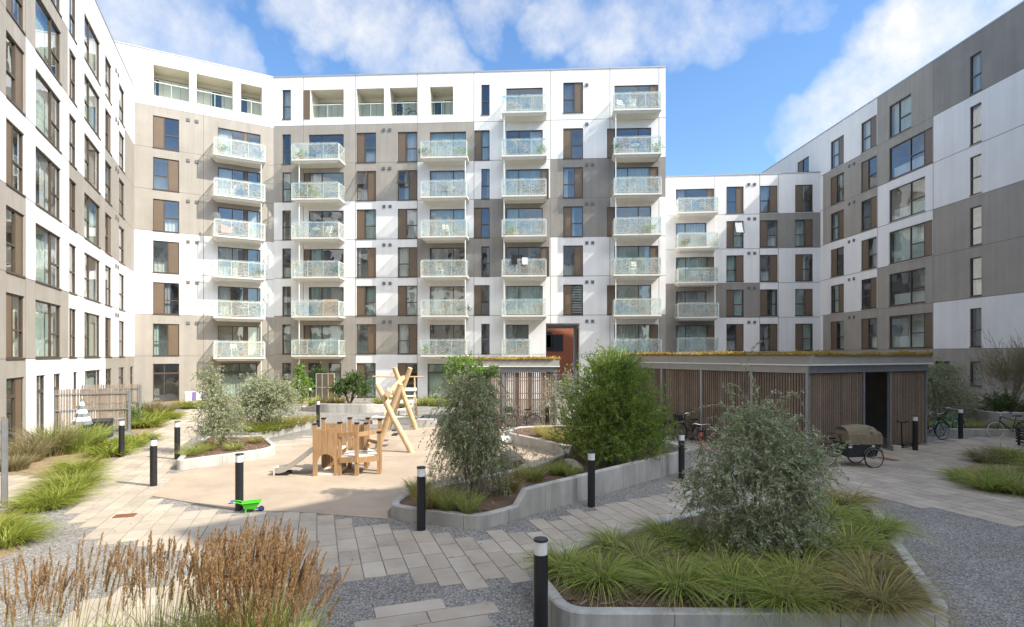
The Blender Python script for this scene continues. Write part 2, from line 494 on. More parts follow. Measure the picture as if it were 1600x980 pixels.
class MB:
    """collects faces; .build() links them as one mesh object"""

    def __init__(s):
        s.v, s.f, s.m, s.mats = [], [], [], []

    def mi(s, m):
        if m not in s.mats:
            s.mats.append(m)
        return s.mats.index(m)

    def face(s, pts, m=0):
        n = len(s.v)
        s.v.extend(tuple(p) for p in pts)
        s.f.append(tuple(range(n, n + len(pts)))); s.m.append(m)

    def hexa(s, c, m=0):      # 8 corners: bottom 4 ccw, top 4 ccw
        n = len(s.v)
        s.v.extend(tuple(p) for p in c)
        for q in ((3, 2, 1, 0), (4, 5, 6, 7), (0, 1, 5, 4), (1, 2, 6, 5), (2, 3, 7, 6), (3, 0, 4, 7)):
            s.f.append(tuple(n + i for i in q)); s.m.append(m)

    def box(s, x0, x1, y0, y1, z0, z1, m=0, T=None):
        c = [(x0, y0, z0), (x1, y0, z0), (x1, y1, z0), (x0, y1, z0), (x0, y0, z1), (x1, y0, z1), (x1, y1, z1), (x0, y1, z1)]
        if T is not None:
            c = [T(*p) for p in c]
        s.hexa(c, m)

    def bar(s, a, b, w, d=None, m=0, up=(0, 0, 1)):
        """square bar from a to b"""
        a, b = Vector(a), Vector(b)
        d = w if d is None else d
        z = (b - a).normalized()
        x = z.cross(Vector(up))
        if x.length < 1e-3:
            x = z.cross(Vector((1, 0, 0)))
        x.normalize()
        y = z.cross(x)
        c = [p + x * (sx * w / 2) + y * (sy * d / 2) for p in (a, b) for sx, sy in ((-1, -1), (1, -1), (1, 1), (-1, 1))]
        s.hexa(c, m)

    def tube(s, pts, rads, n=8, m=0, caps=True):
        pts = [Vector(p) for p in pts]
        if not isinstance(rads, (list, tuple)):
            rads = [rads] * len(pts)
        base = len(s.v)
        ref = None
        for i, p in enumerate(pts):
            t = (pts[min(i + 1, len(pts) - 1)] - pts[max(i - 1, 0)])
            t = t.normalized() if t.length > 1e-9 else Vector((0, 0, 1))
            if ref is None:
                ref = t.cross(Vector((0, 0, 1)))
                if ref.length < 1e-2:
                    ref = Vector((1, 0, 0))
            x = (ref - t * ref.dot(t)).normalized()
            ref = x
            y = t.cross(x)
            for k in range(n):
                a = 2 * math.pi * k / n
                s.v.append(tuple(p + (x * math.cos(a) + y * math.sin(a)) * rads[i]))
        for i in range(len(pts) - 1):
            for k in range(n):
                k2 = (k + 1) % n
                s.f.append((base + i * n + k, base + i * n + k2, base + (i + 1) * n + k2, base + (i + 1) * n + k)); s.m.append(m)
        if caps:
            s.f.append(tuple(base + k for k in range(n))[::-1]); s.m.append(m)
            e = base + (len(pts) - 1) * n
            s.f.append(tuple(e + k for k in range(n))); s.m.append(m)

    def ring(s, c, ax, r, tr, n=28, k=8, m=0):
        """torus centred c, axis ax"""
        c, ax = Vector(c), Vector(ax).normalized()
        u = ax.cross(Vector((0, 0, 1)))
        if u.length < 1e-3:
            u = Vector((1, 0, 0))
        u.normalize(); w = ax.cross(u)
        b = len(s.v)
        for i in range(n):
            a = 2 * math.pi * i / n
            d = u * math.cos(a) + w * math.sin(a)
            for j in range(k):
                q = 2 * math.pi * j / k
                s.v.append(tuple(c + d * (r + tr * math.cos(q)) + ax * (tr * math.sin(q))))
        for i in range(n):
            for j in range(k):
                i2, j2 = (i + 1) % n, (j + 1) % k
                s.f.append((b + i * k + j, b + i2 * k + j, b + i2 * k + j2, b + i * k + j2)); s.m.append(m)

    def lathe(s, prof, c=(0, 0, 0), n=20, m=0):
        b = len(s.v)
        for (r, z) in prof:
            for k in range(n):
                a = 2 * math.pi * k / n
                s.v.append((c[0] + r * math.cos(a), c[1] + r * math.sin(a), c[2] + z))
        for i in range(len(prof) - 1):
            for k in range(n):
                k2 = (k + 1) % n
                s.f.append((b + i * n + k, b + i * n + k2, b + (i + 1) * n + k2, b + (i + 1) * n + k)); s.m.append(m)
        s.f.append(tuple(b + k for k in range(n))[::-1]); s.m.append(m)
        e = b + (len(prof) - 1) * n
        s.f.append(tuple(e + k for k in range(n))); s.m.append(m)

    def build(s, name, mats, parent=None, smooth=False, loc=None):
        me = bpy.data.meshes.new(name)
        me.from_pydata(s.v, [], s.f)
        if not isinstance(mats, (list, tuple)):
            mats = [mats]
        for q in mats:
            me.materials.append(q)
        if len(mats) > 1:
            me.polygons.foreach_set('material_index', s.m)
        if smooth:
            me.polygons.foreach_set('use_smooth', [True] * len(me.polygons))
            try:
                me.set_sharp_from_angle(angle=R(40))
            except Exception:
                pass
        me.update()
        o = bpy.data.objects.new(name, me)
        if loc is not None:
            o.location = loc
        return link(o, parent)


def np_mesh(name, verts, faces, mats, midx=None, parent=None):
    """verts (n,3), faces (m,4) int, quads"""
    me = bpy.data.meshes.new(name)
    nv, nf = len(verts), len(faces)
    me.vertices.add(nv); me.vertices.foreach_set('co', np.asarray(verts, dtype=np.float32).ravel())
    me.loops.add(nf * 4); me.loops.foreach_set('vertex_index', np.asarray(faces, dtype=np.int32).ravel())
    me.polygons.add(nf)
    me.polygons.foreach_set('loop_start', np.arange(0, nf * 4, 4, dtype=np.int32))
    try:
        me.polygons.foreach_set('loop_total', np.full(nf, 4, dtype=np.int32))
    except Exception:
        pass
    for q in (mats if isinstance(mats, (list, tuple)) else [mats]):
        me.materials.append(q)
    if midx is not None:
        me.polygons.foreach_set('material_index', np.asarray(midx, dtype=np.int32))
    me.update(calc_edges=True)
    me.validate()
    return link(bpy.data.objects.new(name, me), parent)


def G(x, y, z=0.0):
    """where the photo's pixel (x, y) stands on the plane at height z"""
    Y = F * (H - z) / (y - HY)
    return Vector(((x - 800) * Y / F, Y, z))

M['slat'] = island_mat('larch_slat', [(.20, .15, .115), (.29, .22, .17), (.235, .18, .14), (.33, .265, .215), (.26, .19, .14)], .75, 12, .18, .1, 40)
M['fence_wood'] = island_mat('weathered_fence_board', [(.22, .175, .135), (.30, .245, .19), (.26, .215, .17), (.34, .285, .23)], .8, 12, .18, .1, 40)
# ------------------------------------------------------------------ buildings
rnd = random.Random(7)


class Facade:
    """a wall plane in plan: start point, direction, outward side; heights of its storeys"""

    def __init__(f, root, A, d, n, off=0.0, flip=False):
        f.root, f.A = root, Vector((A[0], A[1], 0))
        f.d, f.n = Vector((d[0], d[1], 0)).normalized(), Vector((n[0], n[1], 0)).normalized()
        f.off, f.flip = off, flip
        f.org = Vector(root.location)

    def P(f, s, d, z):
        return f.A + f.d * s + f.n * d + Vector((0, 0, z)) - f.org

    def s(f, px):
        k = (px - 800) / F
        return (k * f.A.y - f.A.x) / (f.d.x - k * f.d.y)

    def span(f, x0, x1):
        a, b = f.s(x0), f.s(x1)
        return (a, b) if a < b else (b, a)

    def fz(f, k):
        return (3.3 + 2.9 * (k - 1) + f.off) if k > 0 else 0.0

    def box(f, mb, s0, s1, d0, d1, z0, z1, m=0):
        mb.box(s0, s1, d0, d1, z0, z1, m, T=f.P)


WALL_MATS = ['white', 'taupe', 'dark_taupe', 'joint', 'room_grey', 'room_warm', 'room_dark', 'cladding', 'roofing']


def build_wall(f, s0, s1, ztop, holes, patch, vjoints, zjoints, depth, back_hole=None, sides=(True, True)):
    """holes: (s0, s1, z0, z1, inside) with inside = None | ('room', i) | ('loggia', depth) | 'tunnel'"""
    mb = MB()
    for nme in WALL_MATS:
        mb.mi(nme)
    ss, zs = {s0, s1}, {0.0, ztop}
    for h in holes:
        ss |= {h[0], h[1]}; zs |= {h[2], h[3]}
    JW = .038
    for v in vjoints:
        ss |= {v - JW / 2, v + JW / 2}
    for z in zjoints:
        zs |= {z - JW / 2, z + JW / 2}
    for (a, b, c, d, _m) in patch:
        ss |= {max(s0, min(s1, a)), max(s0, min(s1, b))}; zs |= {max(0, min(ztop, c)), max(0, min(ztop, d))}
    ss, zs = sorted(x for x in ss if s0 <= x <= s1), sorted(z for z in zs if 0 <= z <= ztop)

    def colour(s, z):
        for (a, b, c, d, m) in patch:
            if a <= s <= b and c <= z <= d:
                return m
        return 'white'

    def inhole(s, z):
        return any(h[0] < s < h[1] and h[2] < z < h[3] for h in holes)

    for j in range(len(zs) - 1):
        za, zb = zs[j], zs[j + 1]
        if zb - za < 1e-5:
            continue
        run = None
        for i in range(len(ss) - 1):
            sa, sb = ss[i], ss[i + 1]
            if sb - sa < 1e-5:
                continue
            cs, cz = (sa + sb) / 2, (za + zb) / 2
            if inhole(cs, cz):
                m = None
            elif any(abs(cz - z) < JW / 2 for z in zjoints) or any(abs(cs - v) < JW / 2 for v in vjoints):
                m = 'joint'
            else:
                m = colour(cs, cz)
            if run and run[2] == m and abs(run[1] - sa) < 1e-6:
                run[1] = sb
            else:
                if run and run[2]:
                    mb.face([f.P(run[0], 0, za), f.P(run[1], 0, za), f.P(run[1], 0, zb), f.P(run[0], 0, zb)], mb.mi(run[2]))
                run = [sa, sb, m]
        if run and run[2]:
            mb.face([f.P(run[0], 0, za), f.P(run[1], 0, za), f.P(run[1], 0, zb), f.P(run[0], 0, zb)], mb.mi(run[2]))

    def inner(a, b, c, d, d0, d1, m, mb_back=None, lid=True):
        q = mb.mi(m)
        mb.face([f.P(a, d0, c), f.P(a, d1, c), f.P(a, d1, d), f.P(a, d0, d)], q)
        mb.face([f.P(b, d0, c), f.P(b, d0, d), f.P(b, d1, d), f.P(b, d1, c)], q)
        mb.face([f.P(a, d0, c), f.P(b, d0, c), f.P(b, d1, c), f.P(a, d1, c)], q)
        mb.face([f.P(a, d0, d), f.P(a, d1, d), f.P(b, d1, d), f.P(b, d0, d)], q)
        if mb_back:
            mb.face([f.P(a, d1, c), f.P(b, d1, c), f.P(b, d1, d), f.P(a, d1, d)], mb.mi(mb_back))

    for (a, b, c, d, inside) in holes:
        side = colour((a + b) / 2, d + .05)
        if inside and inside[0] == 'loggia':
            inner(a, b, c, d, 0, -inside[1], 'cladding', 'cladding')
            # upright board joints on the back wall
            n = int((b - a) / .55)
            for k in range(1, n + 1):
                sx = a + k * (b - a) / (n + 1)
                f.box(mb, sx - .012, sx + .012, -inside[1] + .003, -inside[1] + .012, c, d - .35, mb.mi('taupe'))
            f.box(mb, a + .002, b - .002, -inside[1] + .002, -inside[1] + .06, d - .38, d - .33, mb.mi('taupe'))
        elif inside and inside[0] == 'tunnel':
            inner(a, b, c, d, 0, -depth, 'white')
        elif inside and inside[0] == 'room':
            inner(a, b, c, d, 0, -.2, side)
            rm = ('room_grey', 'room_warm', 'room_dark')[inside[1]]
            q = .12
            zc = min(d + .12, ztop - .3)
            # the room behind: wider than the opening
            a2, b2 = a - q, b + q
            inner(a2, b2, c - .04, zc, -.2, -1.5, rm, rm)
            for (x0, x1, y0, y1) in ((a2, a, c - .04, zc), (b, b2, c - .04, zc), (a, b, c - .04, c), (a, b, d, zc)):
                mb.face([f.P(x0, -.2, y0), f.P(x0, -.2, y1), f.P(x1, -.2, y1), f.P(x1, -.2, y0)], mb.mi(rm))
    # ends, back, roof
    if sides[0]:
        mb.face([f.P(s0, 0, 0), f.P(s0, 0, ztop), f.P(s0, -depth, ztop), f.P(s0, -depth, 0)], 0)
    if sides[1]:
        mb.face([f.P(s1, 0, 0), f.P(s1, -depth, 0), f.P(s1, -depth, ztop), f.P(s1, 0, ztop)], 0)
    if back_hole:
        a, b, zt = back_hole
        for (x0, x1, z0, z1) in ((s0, a, 0, ztop), (b, s1, 0, ztop), (a, b, zt, ztop)):
            mb.face([f.P(x0, -depth, z0), f.P(x0, -depth, z1), f.P(x1, -depth, z1), f.P(x1, -depth, z0)], 0)
    else:
        mb.face([f.P(s0, -depth, 0), f.P(s0, -depth, ztop), f.P(s1, -depth, ztop), f.P(s1, -depth, 0)], 0)
    mb.face([f.P(s0, 0, ztop - .02), f.P(s1, 0, ztop - .02), f.P(s1, -depth, ztop - .02), f.P(s0, -depth, ztop - .02)], mb.mi('roofing'))
    mb.build('wall', [M[k] for k in WALL_MATS], f.root)
    # coping
    cp = MB()
    f.box(cp, s0 - .03, s1 + .03, -.32, .03, ztop, ztop + .09)
    cp.build('roof_coping', M['coping'], f.root)


def curtain(f, parent, a, b, z0, z1, d, m):
    n = max(6, int((b - a) / .07))
    mb = MB()
    ph = rnd.random() * 6
    pts = [(a + (b - a) * i / n, d + .022 * math.sin(ph + i * 1.9)) for i in range(n + 1)]
    for i in range(n):
        (sa, da), (sb, db) = pts[i], pts[i + 1]
        mb.face([f.P(sa, da, z0), f.P(sb, db, z0), f.P(sb, db, z1), f.P(sa, da, z1)])
    mb.build('curtain', m, parent)


def window(f, s0, s1, z0, z1, layout, drape=None, name='window', blind=False, open_sash=False):
    """layout: list left to right as seen, (share, kind) with kind P solid panel, F one light, T two lights with a transom"""
    if f.flip:
        layout = layout[::-1]
    fr = MB()
    w = .055
    dd, dt = -.135, -.05
    f.box(fr, s0, s1, dd, dt, z0, z0 + w)
    f.box(fr, s0, s1, dd, dt, z1 - w, z1)
    f.box(fr, s0, s0 + w, dd, dt, z0 + w, z1 - w)
    f.box(fr, s1 - w, s1, dd, dt, z0 + w, z1 - w)
    # sill sheet
    f.box(fr, s0 - .02, s1 + .02, -.049, .035, z0 - .045, z0 + .012)
    tot = sum(q[0] for q in layout)
    a, lights, panels = s0 + w, [], []
    inner_w = (s1 - s0) - 2 * w
    for i, (sh, kind) in enumerate(layout):
        b = a + inner_w * sh / tot
        bb = b if i == len(layout) - 1 else b - w / 2
        aa = a if i == 0 else a + w / 2
        if i:
            f.box(fr, a - w / 2, a + w / 2, dd + .001, dt + .002, z0 + w, z1 - w)
        if kind == 'P':
            panels.append((aa, bb, z0 + w, z1 - w))
        elif kind == 'F':
            lights.append((aa, bb, z0 + w, z1 - w))
        elif kind == 'T':
            zm = z0 + (z1 - z0) * .44
            f.box(fr, aa, bb, dd + .002, dt + .001, zm - .035, zm + .035)
            lights.append((aa, bb, z0 + w, zm - .035)); lights.append((aa, bb, zm + .035, z1 - w))
        elif kind == 'U':      # fanlight over a door
            zm = z0 + (z1 - z0) * .74
            f.box(fr, aa, bb, dd + .002, dt + .001, zm - .06, zm + .06)
            lights.append((aa, bb, z0 + w, zm - .06)); lights.append((aa, bb, zm + .06, z1 - w))
        a = b
    fo = fr.build(name, M['frame'], f.root)
    for (a, b, c, d) in panels:
        p = MB(); f.box(p, a, b, -.12, -.065, c, d); p.build('side_panel', M['panel'], fo)
    for i, (a, b, c, d) in enumerate(lights):
        if open_sash and i == len(lights) - 1:
            # top-hung sash swung out, its frame and glass
            mb = MB(); g = MB()
            ang = R(24)
            L = d - c

            def Q(s, t):     # t from hinge (top) down
                return f.P(s, -.04 + math.sin(ang) * t, d - math.cos(ang) * t)
            for (x0, x1, t0, t1) in ((a, b, 0, .06), (a, b, L - .06, L), (a, a + .06, .06, L - .06), (b - .06, b, .06, L - .06)):
                c8 = [Q(x0, t1), Q(x1, t1), Q(x1, t1) + f.n * .05, Q(x0, t1) + f.n * .05, Q(x0, t0), Q(x1, t0), Q(x1, t0) + f.n * .05, Q(x0, t0) + f.n * .05]
                mb.hexa(c8)
            so = mb.build('open_sash', M['frame'], f.root)
            g.face([Q(a + .06, L - .06), Q(b - .06, L - .06), Q(b - .06, .06), Q(a + .06, .06)])
            g.build('pane', M['glass'], so)
            continue
        g = MB()
        q = [f.P(a, -.1, c), f.P(b, -.1, c), f.P(b, -.1, d), f.P(a, -.1, d)]
        g.face(q[::-1] if f.flip else q)
        g.build('pane', M['glass'], fo)
    la, lb = min(l[0] for l in lights), max(l[1] for l in lights)
    if blind:
        mb = MB()
        z = z0 + .15
        while z < z1 - .1:
            f.box(mb, la + .02, lb - .02, -.30, -.27, z, z + .1)
            z += .19
        mb.build('blind', M['curtain_white'], fo)
    elif drape:
        kind, m = drape
        if kind == 'full':
            curtain(f, fo, la + .01, lb - .01, z0 + .03, z1 - .02, -.32, M[m])
        elif kind == 'side':
            x = la + (lb - la) * rnd.uniform(.25, .5)
            if rnd.random() < .5:
                curtain(f, fo, la + .01, x, z0 + .03, z1 - .02, -.32, M[m])
            else:
                curtain(f, fo, lb - (x - la), lb - .01, z0 + .03, z1 - .02, -.32, M[m])
        elif kind == 'low':
            curtain(f, fo, la + .01, lb - .01, z0 + .03, z0 + (z1 - z0) * .36, -.3, M[m])
    return fo


def drape(light=False):
    r = rnd.random() * (.62 if light else 1)
    m = rnd.choice(['curtain_white', 'curtain_green', 'curtain_green', 'curtain_grey'])
    return ('full', m) if r < .34 else ('side', m) if r < .64 else ('low', 'curtain_white') if r < .84 else None


def balcony(f, s0, s1, zf, pipe=None, pipe_to=None, depth=1.25):
    mb = MB()
    t = .30
    i = .22
    # slab, narrowing downward at both ends and at the front
    lo = [f.P(s0 + i, 0.002, zf - t), f.P(s1 - i, 0.002, zf - t), f.P(s1 - i, depth - .12, zf - t), f.P(s0 + i, depth - .12, zf - t)]
    mid = [f.P(s0, 0.002, zf - .13), f.P(s1, 0.002, zf - .13), f.P(s1, depth, zf - .13), f.P(s0, depth, zf - .13)]
    hi = [f.P(s0, 0.002, zf), f.P(s1, 0.002, zf), f.P(s1, depth, zf), f.P(s0, depth, zf)]
    mb.hexa([lo[0], lo[1], lo[2], lo[3], mid[0], mid[1], mid[2], mid[3]])
    f.box(mb, s0 - .02, s1 + .02, 0.002, depth + .02, zf - .129, zf)
    sl = mb.build('balcony', M['balcony'], f.root)
    r = MB()
    zr = zf + 1.05
    f.box(r, s0, s1, depth - .03, depth + .03, zr, zr + .045)
    f.box(r, s0, s1, depth - .02, depth + .015, zf + .06, zf + .09)
    for sx in (s0 + .02, s1 - .02):
        f.box(r, sx - .022, sx + .022, .03, depth - .032, zr + .001, zr + .044)
        f.box(r, sx - .018, sx + .018, .03, depth - .032, zf + .06, zf + .09)
        f.box(r, sx - .025, sx + .025, depth - .025, depth + .025, zf + .002, zr)
        # zigzag end lattice
        for (d0, d1) in ((.06, depth * .5), (depth - .06, depth * .5)):
            r.bar(f.P(sx, d0, zf + .1), f.P(sx, d1, (zf + zr) / 2), .02)
            r.bar(f.P(sx, d1, (zf + zr) / 2), f.P(sx, d0, zr), .02)
    n = max(2, round((s1 - s0) / 1.1))
    for k in range(1, n):
        sx = s0 + (s1 - s0) * k / n
        f.box(r, sx - .016, sx + .016, depth - .02, depth + .02, zf + .091, zr)
    ro = r.build('railing', M['rail'], sl)
    g = MB()
    g.face([f.P(s0 + .05, depth + .034, zf + .05), f.P(s1 - .05, depth + .034, zf + .05), f.P(s1 - .05, depth + .034, zr + .14), f.P(s0 + .05, depth + .034, zr + .14)])
    g.face([f.P(s1 + .006, depth - .05, zf + .05), f.P(s1 + .006, .05, zf + .05), f.P(s1 + .006, .05, zr + .02), f.P(s1 + .006, depth - .05, zr + .02)])
    g.face([f.P(s0 - .006, .05, zf + .05), f.P(s0 - .006, depth - .05, zf + .05), f.P(s0 - .006, depth - .05, zr + .02), f.P(s0 - .006, .05, zr + .02)])
    g.build('glass_panel', M['rail_glass'], ro)
    if pipe is not None:
        p = MB()
        p.tube([f.P(pipe, depth - .15, zf - t - .002), f.P(pipe, depth - .15, pipe_to + .01)], .035, 8)
        p.build('drain_pipe', M['rail'], sl, smooth=True)
    return sl


def vents(f, xs, ks, dz=2.52):
    for k in ks:
        for x in xs:
            s = f.s(x)
            mb = MB()
            z = f.fz(k) + dz
            f.box(mb, s - .11, s + .11, .001, .05, z - .11, z + .11)
            for q in range(3):
                f.box(mb, s - .09, s + .09, .051, .06, z - .085 + q * .065, z - .05 + q * .065)
            mb.build('vent', M['vent'], f.root)


LP = lambda a, b='T': [(.42, 'P'), (.58, b)] if a == 'L' else [(.58, b), (.42, 'P')] if a == 'R' else [(1, b)]
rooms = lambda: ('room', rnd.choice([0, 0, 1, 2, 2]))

# ---- left wing: seven storeys running towards the viewer on the left
lw_root = thing('apartment_block', 'sunlit white and beige apartment wing with very large windows along the left side',
                'building', (-25.9, 39.07, 0))
fl = Facade(lw_root, (-25.9, 39.07), (.4125, -.911), (.911, .4125), -.15, flip=True)
holes, wins, patch = [], [], []


def add(f, x0, x1, k, dz0, dz1, layout, dr='rand', inside='rand', **kw):
    a, b = f.span(x0, x1)
    z0, z1 = f.fz(k) + dz0, f.fz(k) + dz1
    holes.append((a, b, z0, z1, rooms() if inside == 'rand' else inside))
    wins.append((f, a, b, z0, z1, layout, drape(f is fl) if dr == 'rand' else dr, kw))


def patches(f, k, segs, smin, smax):
    """segs: (pixel x0, pixel x1, material)"""
    z0 = f.fz(k)
    z1 = f.fz(k + 1)
    for (x0, x1, m) in segs:
        a = smin if x0 is None else f.s(x0)
        b = smax if x1 is None else f.s(x1)
        patch.append((min(a, b), max(a, b), z0, z1, m))


for k in range(1, 7):
    add(fl, 9.5, 38.5, k, .02, 2.22, LP('L' if k % 2 else 'R'))
    add(fl, 55.5, 95.5, k, .02, 2.22, [(.64, 'F'), (.36, 'T')], dr=('full', 'curtain_green') if k % 3 else ('side', 'curtain_white'))
    add(fl, 108.2, 119.5, k, .02, 2.22, LP('L' if k % 2 else None))
    add(fl, 131.8, 156.5, k, .02, 2.22, [(.34, 'T'), (.66, 'F')])
    add(fl, 164.5, 174.5, k, .02, 2.22, LP('R' if k % 2 else None))
    add(fl, 186, 194.5, k, .02, 2.22, LP(None))
    # nearer than the frame's edge
    for s in (24.5, 28.0, 31.5, 35):
        holes.append((s, s + 1.7, fl.fz(k) + .02, fl.fz(k) + 2.22, rooms()))
        wins.append((fl, s, s + 1.7, fl.fz(k) + .02, fl.fz(k) + 2.22, LP('L' if (k + int(s)) % 2 else 'R'), drape(), {}))
add(fl, 10, 38, 0, .08, 2.5, LP('R', 'U'))
add(fl, 57, 71, 0, .08, 2.5, [(1, 'U')]); add(fl, 84, 95, 0, .08, 2.5, [(1, 'U')]); add(fl, 115, 121, 0, .9, 2.5, [(1, 'F')])
add(fl, 133, 157, 0, .5, 2.5, [(1, 'T')]); add(fl, 165.5, 174.5, 0, .08, 2.5, [(1, 'U')]); add(fl, 185.5, 194, 0, .08, 2.5, [(1, 'U')])
add(fl, 203.5, 208, 0, .08, 2.5, [(1, 'U')])
patches(fl, 0, [(None, 165, 'taupe'), (40, None, 'taupe')], 0, 40)
patches(fl, 1, [(107, None, 'taupe')], 0, 40); patches(fl, 2, [(40, None, 'taupe')], 0, 40)
patches(fl, 3, [(None, 108, 'taupe')], 0, 40); patches(fl, 4, [(None, 164, 'taupe'), (40, None, 'taupe')], 0, 40)
patches(fl, 5, [(106, None, 'taupe'), (None, 195, 'taupe')], 0, 40)
build_wall(fl, 0, 40, 21.55, holes, patch, [fl.s(x) for x in (40, 107, 164, 195)], [fl.fz(k) for k in range(1, 7)], 11)
for (f, a, b, z0, z1, lay, dr, kw) in wins:
    window(f, a, b, z0, z1, lay, dr, **kw)
vents(fl, (180.6, 184), range(1, 7), 2.5)

# ---- splayed block between the left wing and the main block
ch_root = thing('apartment_block', 'beige and white splayed corner block at the far left with three roof loggias',
                'building', (-22, 41.3, 0))
fc = Facade(ch_root, (-25.9, 39.07), (.866, .5), (.5, -.866), -.1)
holes, wins, patch = [], [], []
for k in range(1, 7):
    add(fc, 239, 280, k, .02, 2.25, LP('L' if k % 2 == 0 else 'R'), dr=None if k > 4 else 'rand')
    add(fc, 340.5, 407, k, .02, 2.2, [(.33, 'F'), (.27, 'F'), (.1, 'P'), (.30, 'F')], dr=('side', 'curtain_white'))
add(fc, 239, 280, 0, .06, 2.65, [(.42, 'U'), (.58, 'U')], dr=None, inside=('room', 2))
add(fc, 345, 402, 0, .06, 2.65, [(.5, 'U'), (.5, 'U')], inside=('room', 2))
logg = []
for (x0, x1) in ((239.5, 295.5), (307, 364), (376.5, 409.5)):
    a, b = fc.span(x0, x1)
    holes.append((a, b, 21.3, 23.5, ('loggia', 1.5))); logg.append((a, b))
for k in (6, 5, 4, 1):
    patches(fc, k, [(None, None, 'taupe')], -5, 9)
patches(fc, 0, [(None, None, 'taupe')], -5, 9)
build_wall(fc, -4.5, 8.9, 24.43, holes, patch, [fc.s(206), fc.s(318), ], [fc.fz(k) for k in range(1, 8)], 11)
for (f, a, b, z0, z1, lay, dr, kw) in wins:
    window(f, a, b, z0, z1, lay, dr, **kw)


def loggia_front(f, a, b, z0, door=None):
    r = MB()
    f.box(r, a + .003, b - .003, -.12, -.07, z0 + 1.0, z0 + 1.05)
    f.box(r, a + .003, b - .003, -.11, -.08, z0 + .05, z0 + .08)
    f.box(r, (a + b) / 2 - .02, (a + b) / 2 + .02, -.11, -.08, z0 + .081, z0 + .999)
    ro = r.build('loggia_railing', M['rail'], f.root)
    g = MB(); g.face([f.P(a + .01, -.064, z0 + .06), f.P(b - .01, -.064, z0 + .06), f.P(b - .01, -.064, z0 + 1.02), f.P(a + .01, -.064, z0 + 1.02)])
    g.build('glass_panel', M['clear_rail'], ro)
    if door:
        d0, d1 = door
        m = MB()
        w = .06
        for (x0, x1, y0, y1) in ((d0, d1, z0 + .01, z0 + .07), (d0, d1, z0 + 1.72, z0 + 1.8), (d0, d0 + w, z0 + .071, z0 + 1.719), (d1 - w, d1, z0 + .071, z0 + 1.719)):
            f.box(m, x0, x1, -1.485, -1.42, y0, y1)
        do = m.build('loggia_door', M['balcony'], f.root)
        g = MB(); f.box(g, d0 + w, d1 - w, -1.48, -1.44, z0 + .07, z0 + 1.72)
        g.build('pane', M['black_glass'], do)


def black_glass():
    m, t, o = new_mat('dark_door_glass')
    p = t.nodes.new("ShaderNodeBsdfPrincipled")
    p.inputs['Base Color'].default_value = (.03, .035, .04, 1); p.inputs['Roughness'].default_value = .03
    p.inputs['Specular IOR Level'].default_value = .9
    t.links.new(p.outputs[0], o.inputs[0])
    return m


M['black_glass'] = black_glass()
for (a, b), (q0, q1) in zip(logg, ((.02, .16), (.42, .74), (.03, .42))):
    loggia_front(fc, a, b, 21.3, (a + (b - a) * q0, a + (b - a) * q1))
cbs, cbe = fc.span(333, 411)
for k in range(1, 7):
    balcony(fc, cbs, cbe, fc.fz(k) - .08, cbe - .25, fc.fz(k - 1) if k > 1 else 0)
vents(fc, (294, 307.5), range(1, 7), 2.35)

# ---- main block facing the viewer
mn_root = thing('apartment_block', 'tall eight storey main apartment block, grey and white, with four columns of balconies',
                'building', (-3.4, 42.7, 0))
fm = Facade(mn_root, (-18.18, 43.5), (29.48, -1.6), (-.054, -.9985), 0.02)
SM = (Vector((11.3, 41.9)) - Vector((-18.18, 43.5))).length
holes, wins, patch = [], [], []
for k in range(1, 8):
    hi = .5 if k == 7 else 0
    add(fm, 441, 454.5, k, .02 + hi, 2.27 + hi, [(1, 'T')])
    add(fm, 752, 765, k, .02 + hi, 2.27 + hi, [(1, 'T')]) if k % 2 else add(fm, 741, 765, k, .02 + hi, 2.27 + hi, [(.46, 'P'), (.54, 'T')])
    if k < 7:
        al = (k % 2 == 0)
        add(fm, 557, 587.5, k, .02, 2.27, LP('L' if al else 'R'), open_sash=(k == 5))
        add(fm, 621.5, 652, k, .02, 2.27, LP('L' if k in (6, 4, 2) else 'R'), open_sash=(k == 5))
        bk = [(.36, 'F'), (.64, 'F')]
        if k % 2:
            add(fm, 474.5, 537, k, .02, 2.2, [(.16, 'P')] + bk)
        else:
            add(fm, 482.5, 537, k, .02, 2.2, bk)
        add(fm, 671.5, 728, k, .02, 2.2, [(.66, 'F'), (.34, 'F')])
    if k > 1:
        add(fm, 880, 911, k, .02 + hi, 2.27 + hi, LP('R' if k % 2 else 'L'), blind=(k == 2))
    hb = .25 if k == 7 else 0
    if k == 1:
        add(fm, 791, 826, k, .02, 2.2, [(.5, 'F'), (.5, 'F')])
    else:
        add(fm, 791, 848 if k % 2 == 0 or k == 7 else 857.5, k, .02 + hb, 2.2 + hb, [(.34, 'F'), (.66, 'F')] + ([] if k % 2 == 0 or k == 7 else [(.2, 'P')]))
    if k % 2:
        add(fm, 960, 1028.5, k, .02 + hb, 2.2 + hb, [(.58, 'F'), (.28, 'F'), (.18, 'P')] if k != 5 else [(.3, 'F'), (.52, 'F'), (.18, 'P')])
    else:
        add(fm, 948.5, 1017.5, k, .02, 2.2, [(.16, 'P'), (.56, 'F'), (.28, 'F')])
add(fm, 441, 454.5, 0, 1.4, 2.65, [(1, 'F')]); add(fm, 482, 502, 0, .06, 2.65, [(1, 'U')], inside=('room', 2))
add(fm, 513.5, 533, 0, .1, 2.65, [(1, 'U')], dr=('full', 'curtain_white')); add(fm, 557, 587, 0, .06, 2.65, [(.42, 'P'), (.58, 'U')], dr=('full', 'curtain_green'))
add(fm, 621.5, 652, 0, .06, 2.65, [(.42, 'P'), (.58, 'U')], inside=('room', 2)); add(fm, 668, 735, 0, .06, 2.6, [(.5, 'U'), (.5, 'U')])
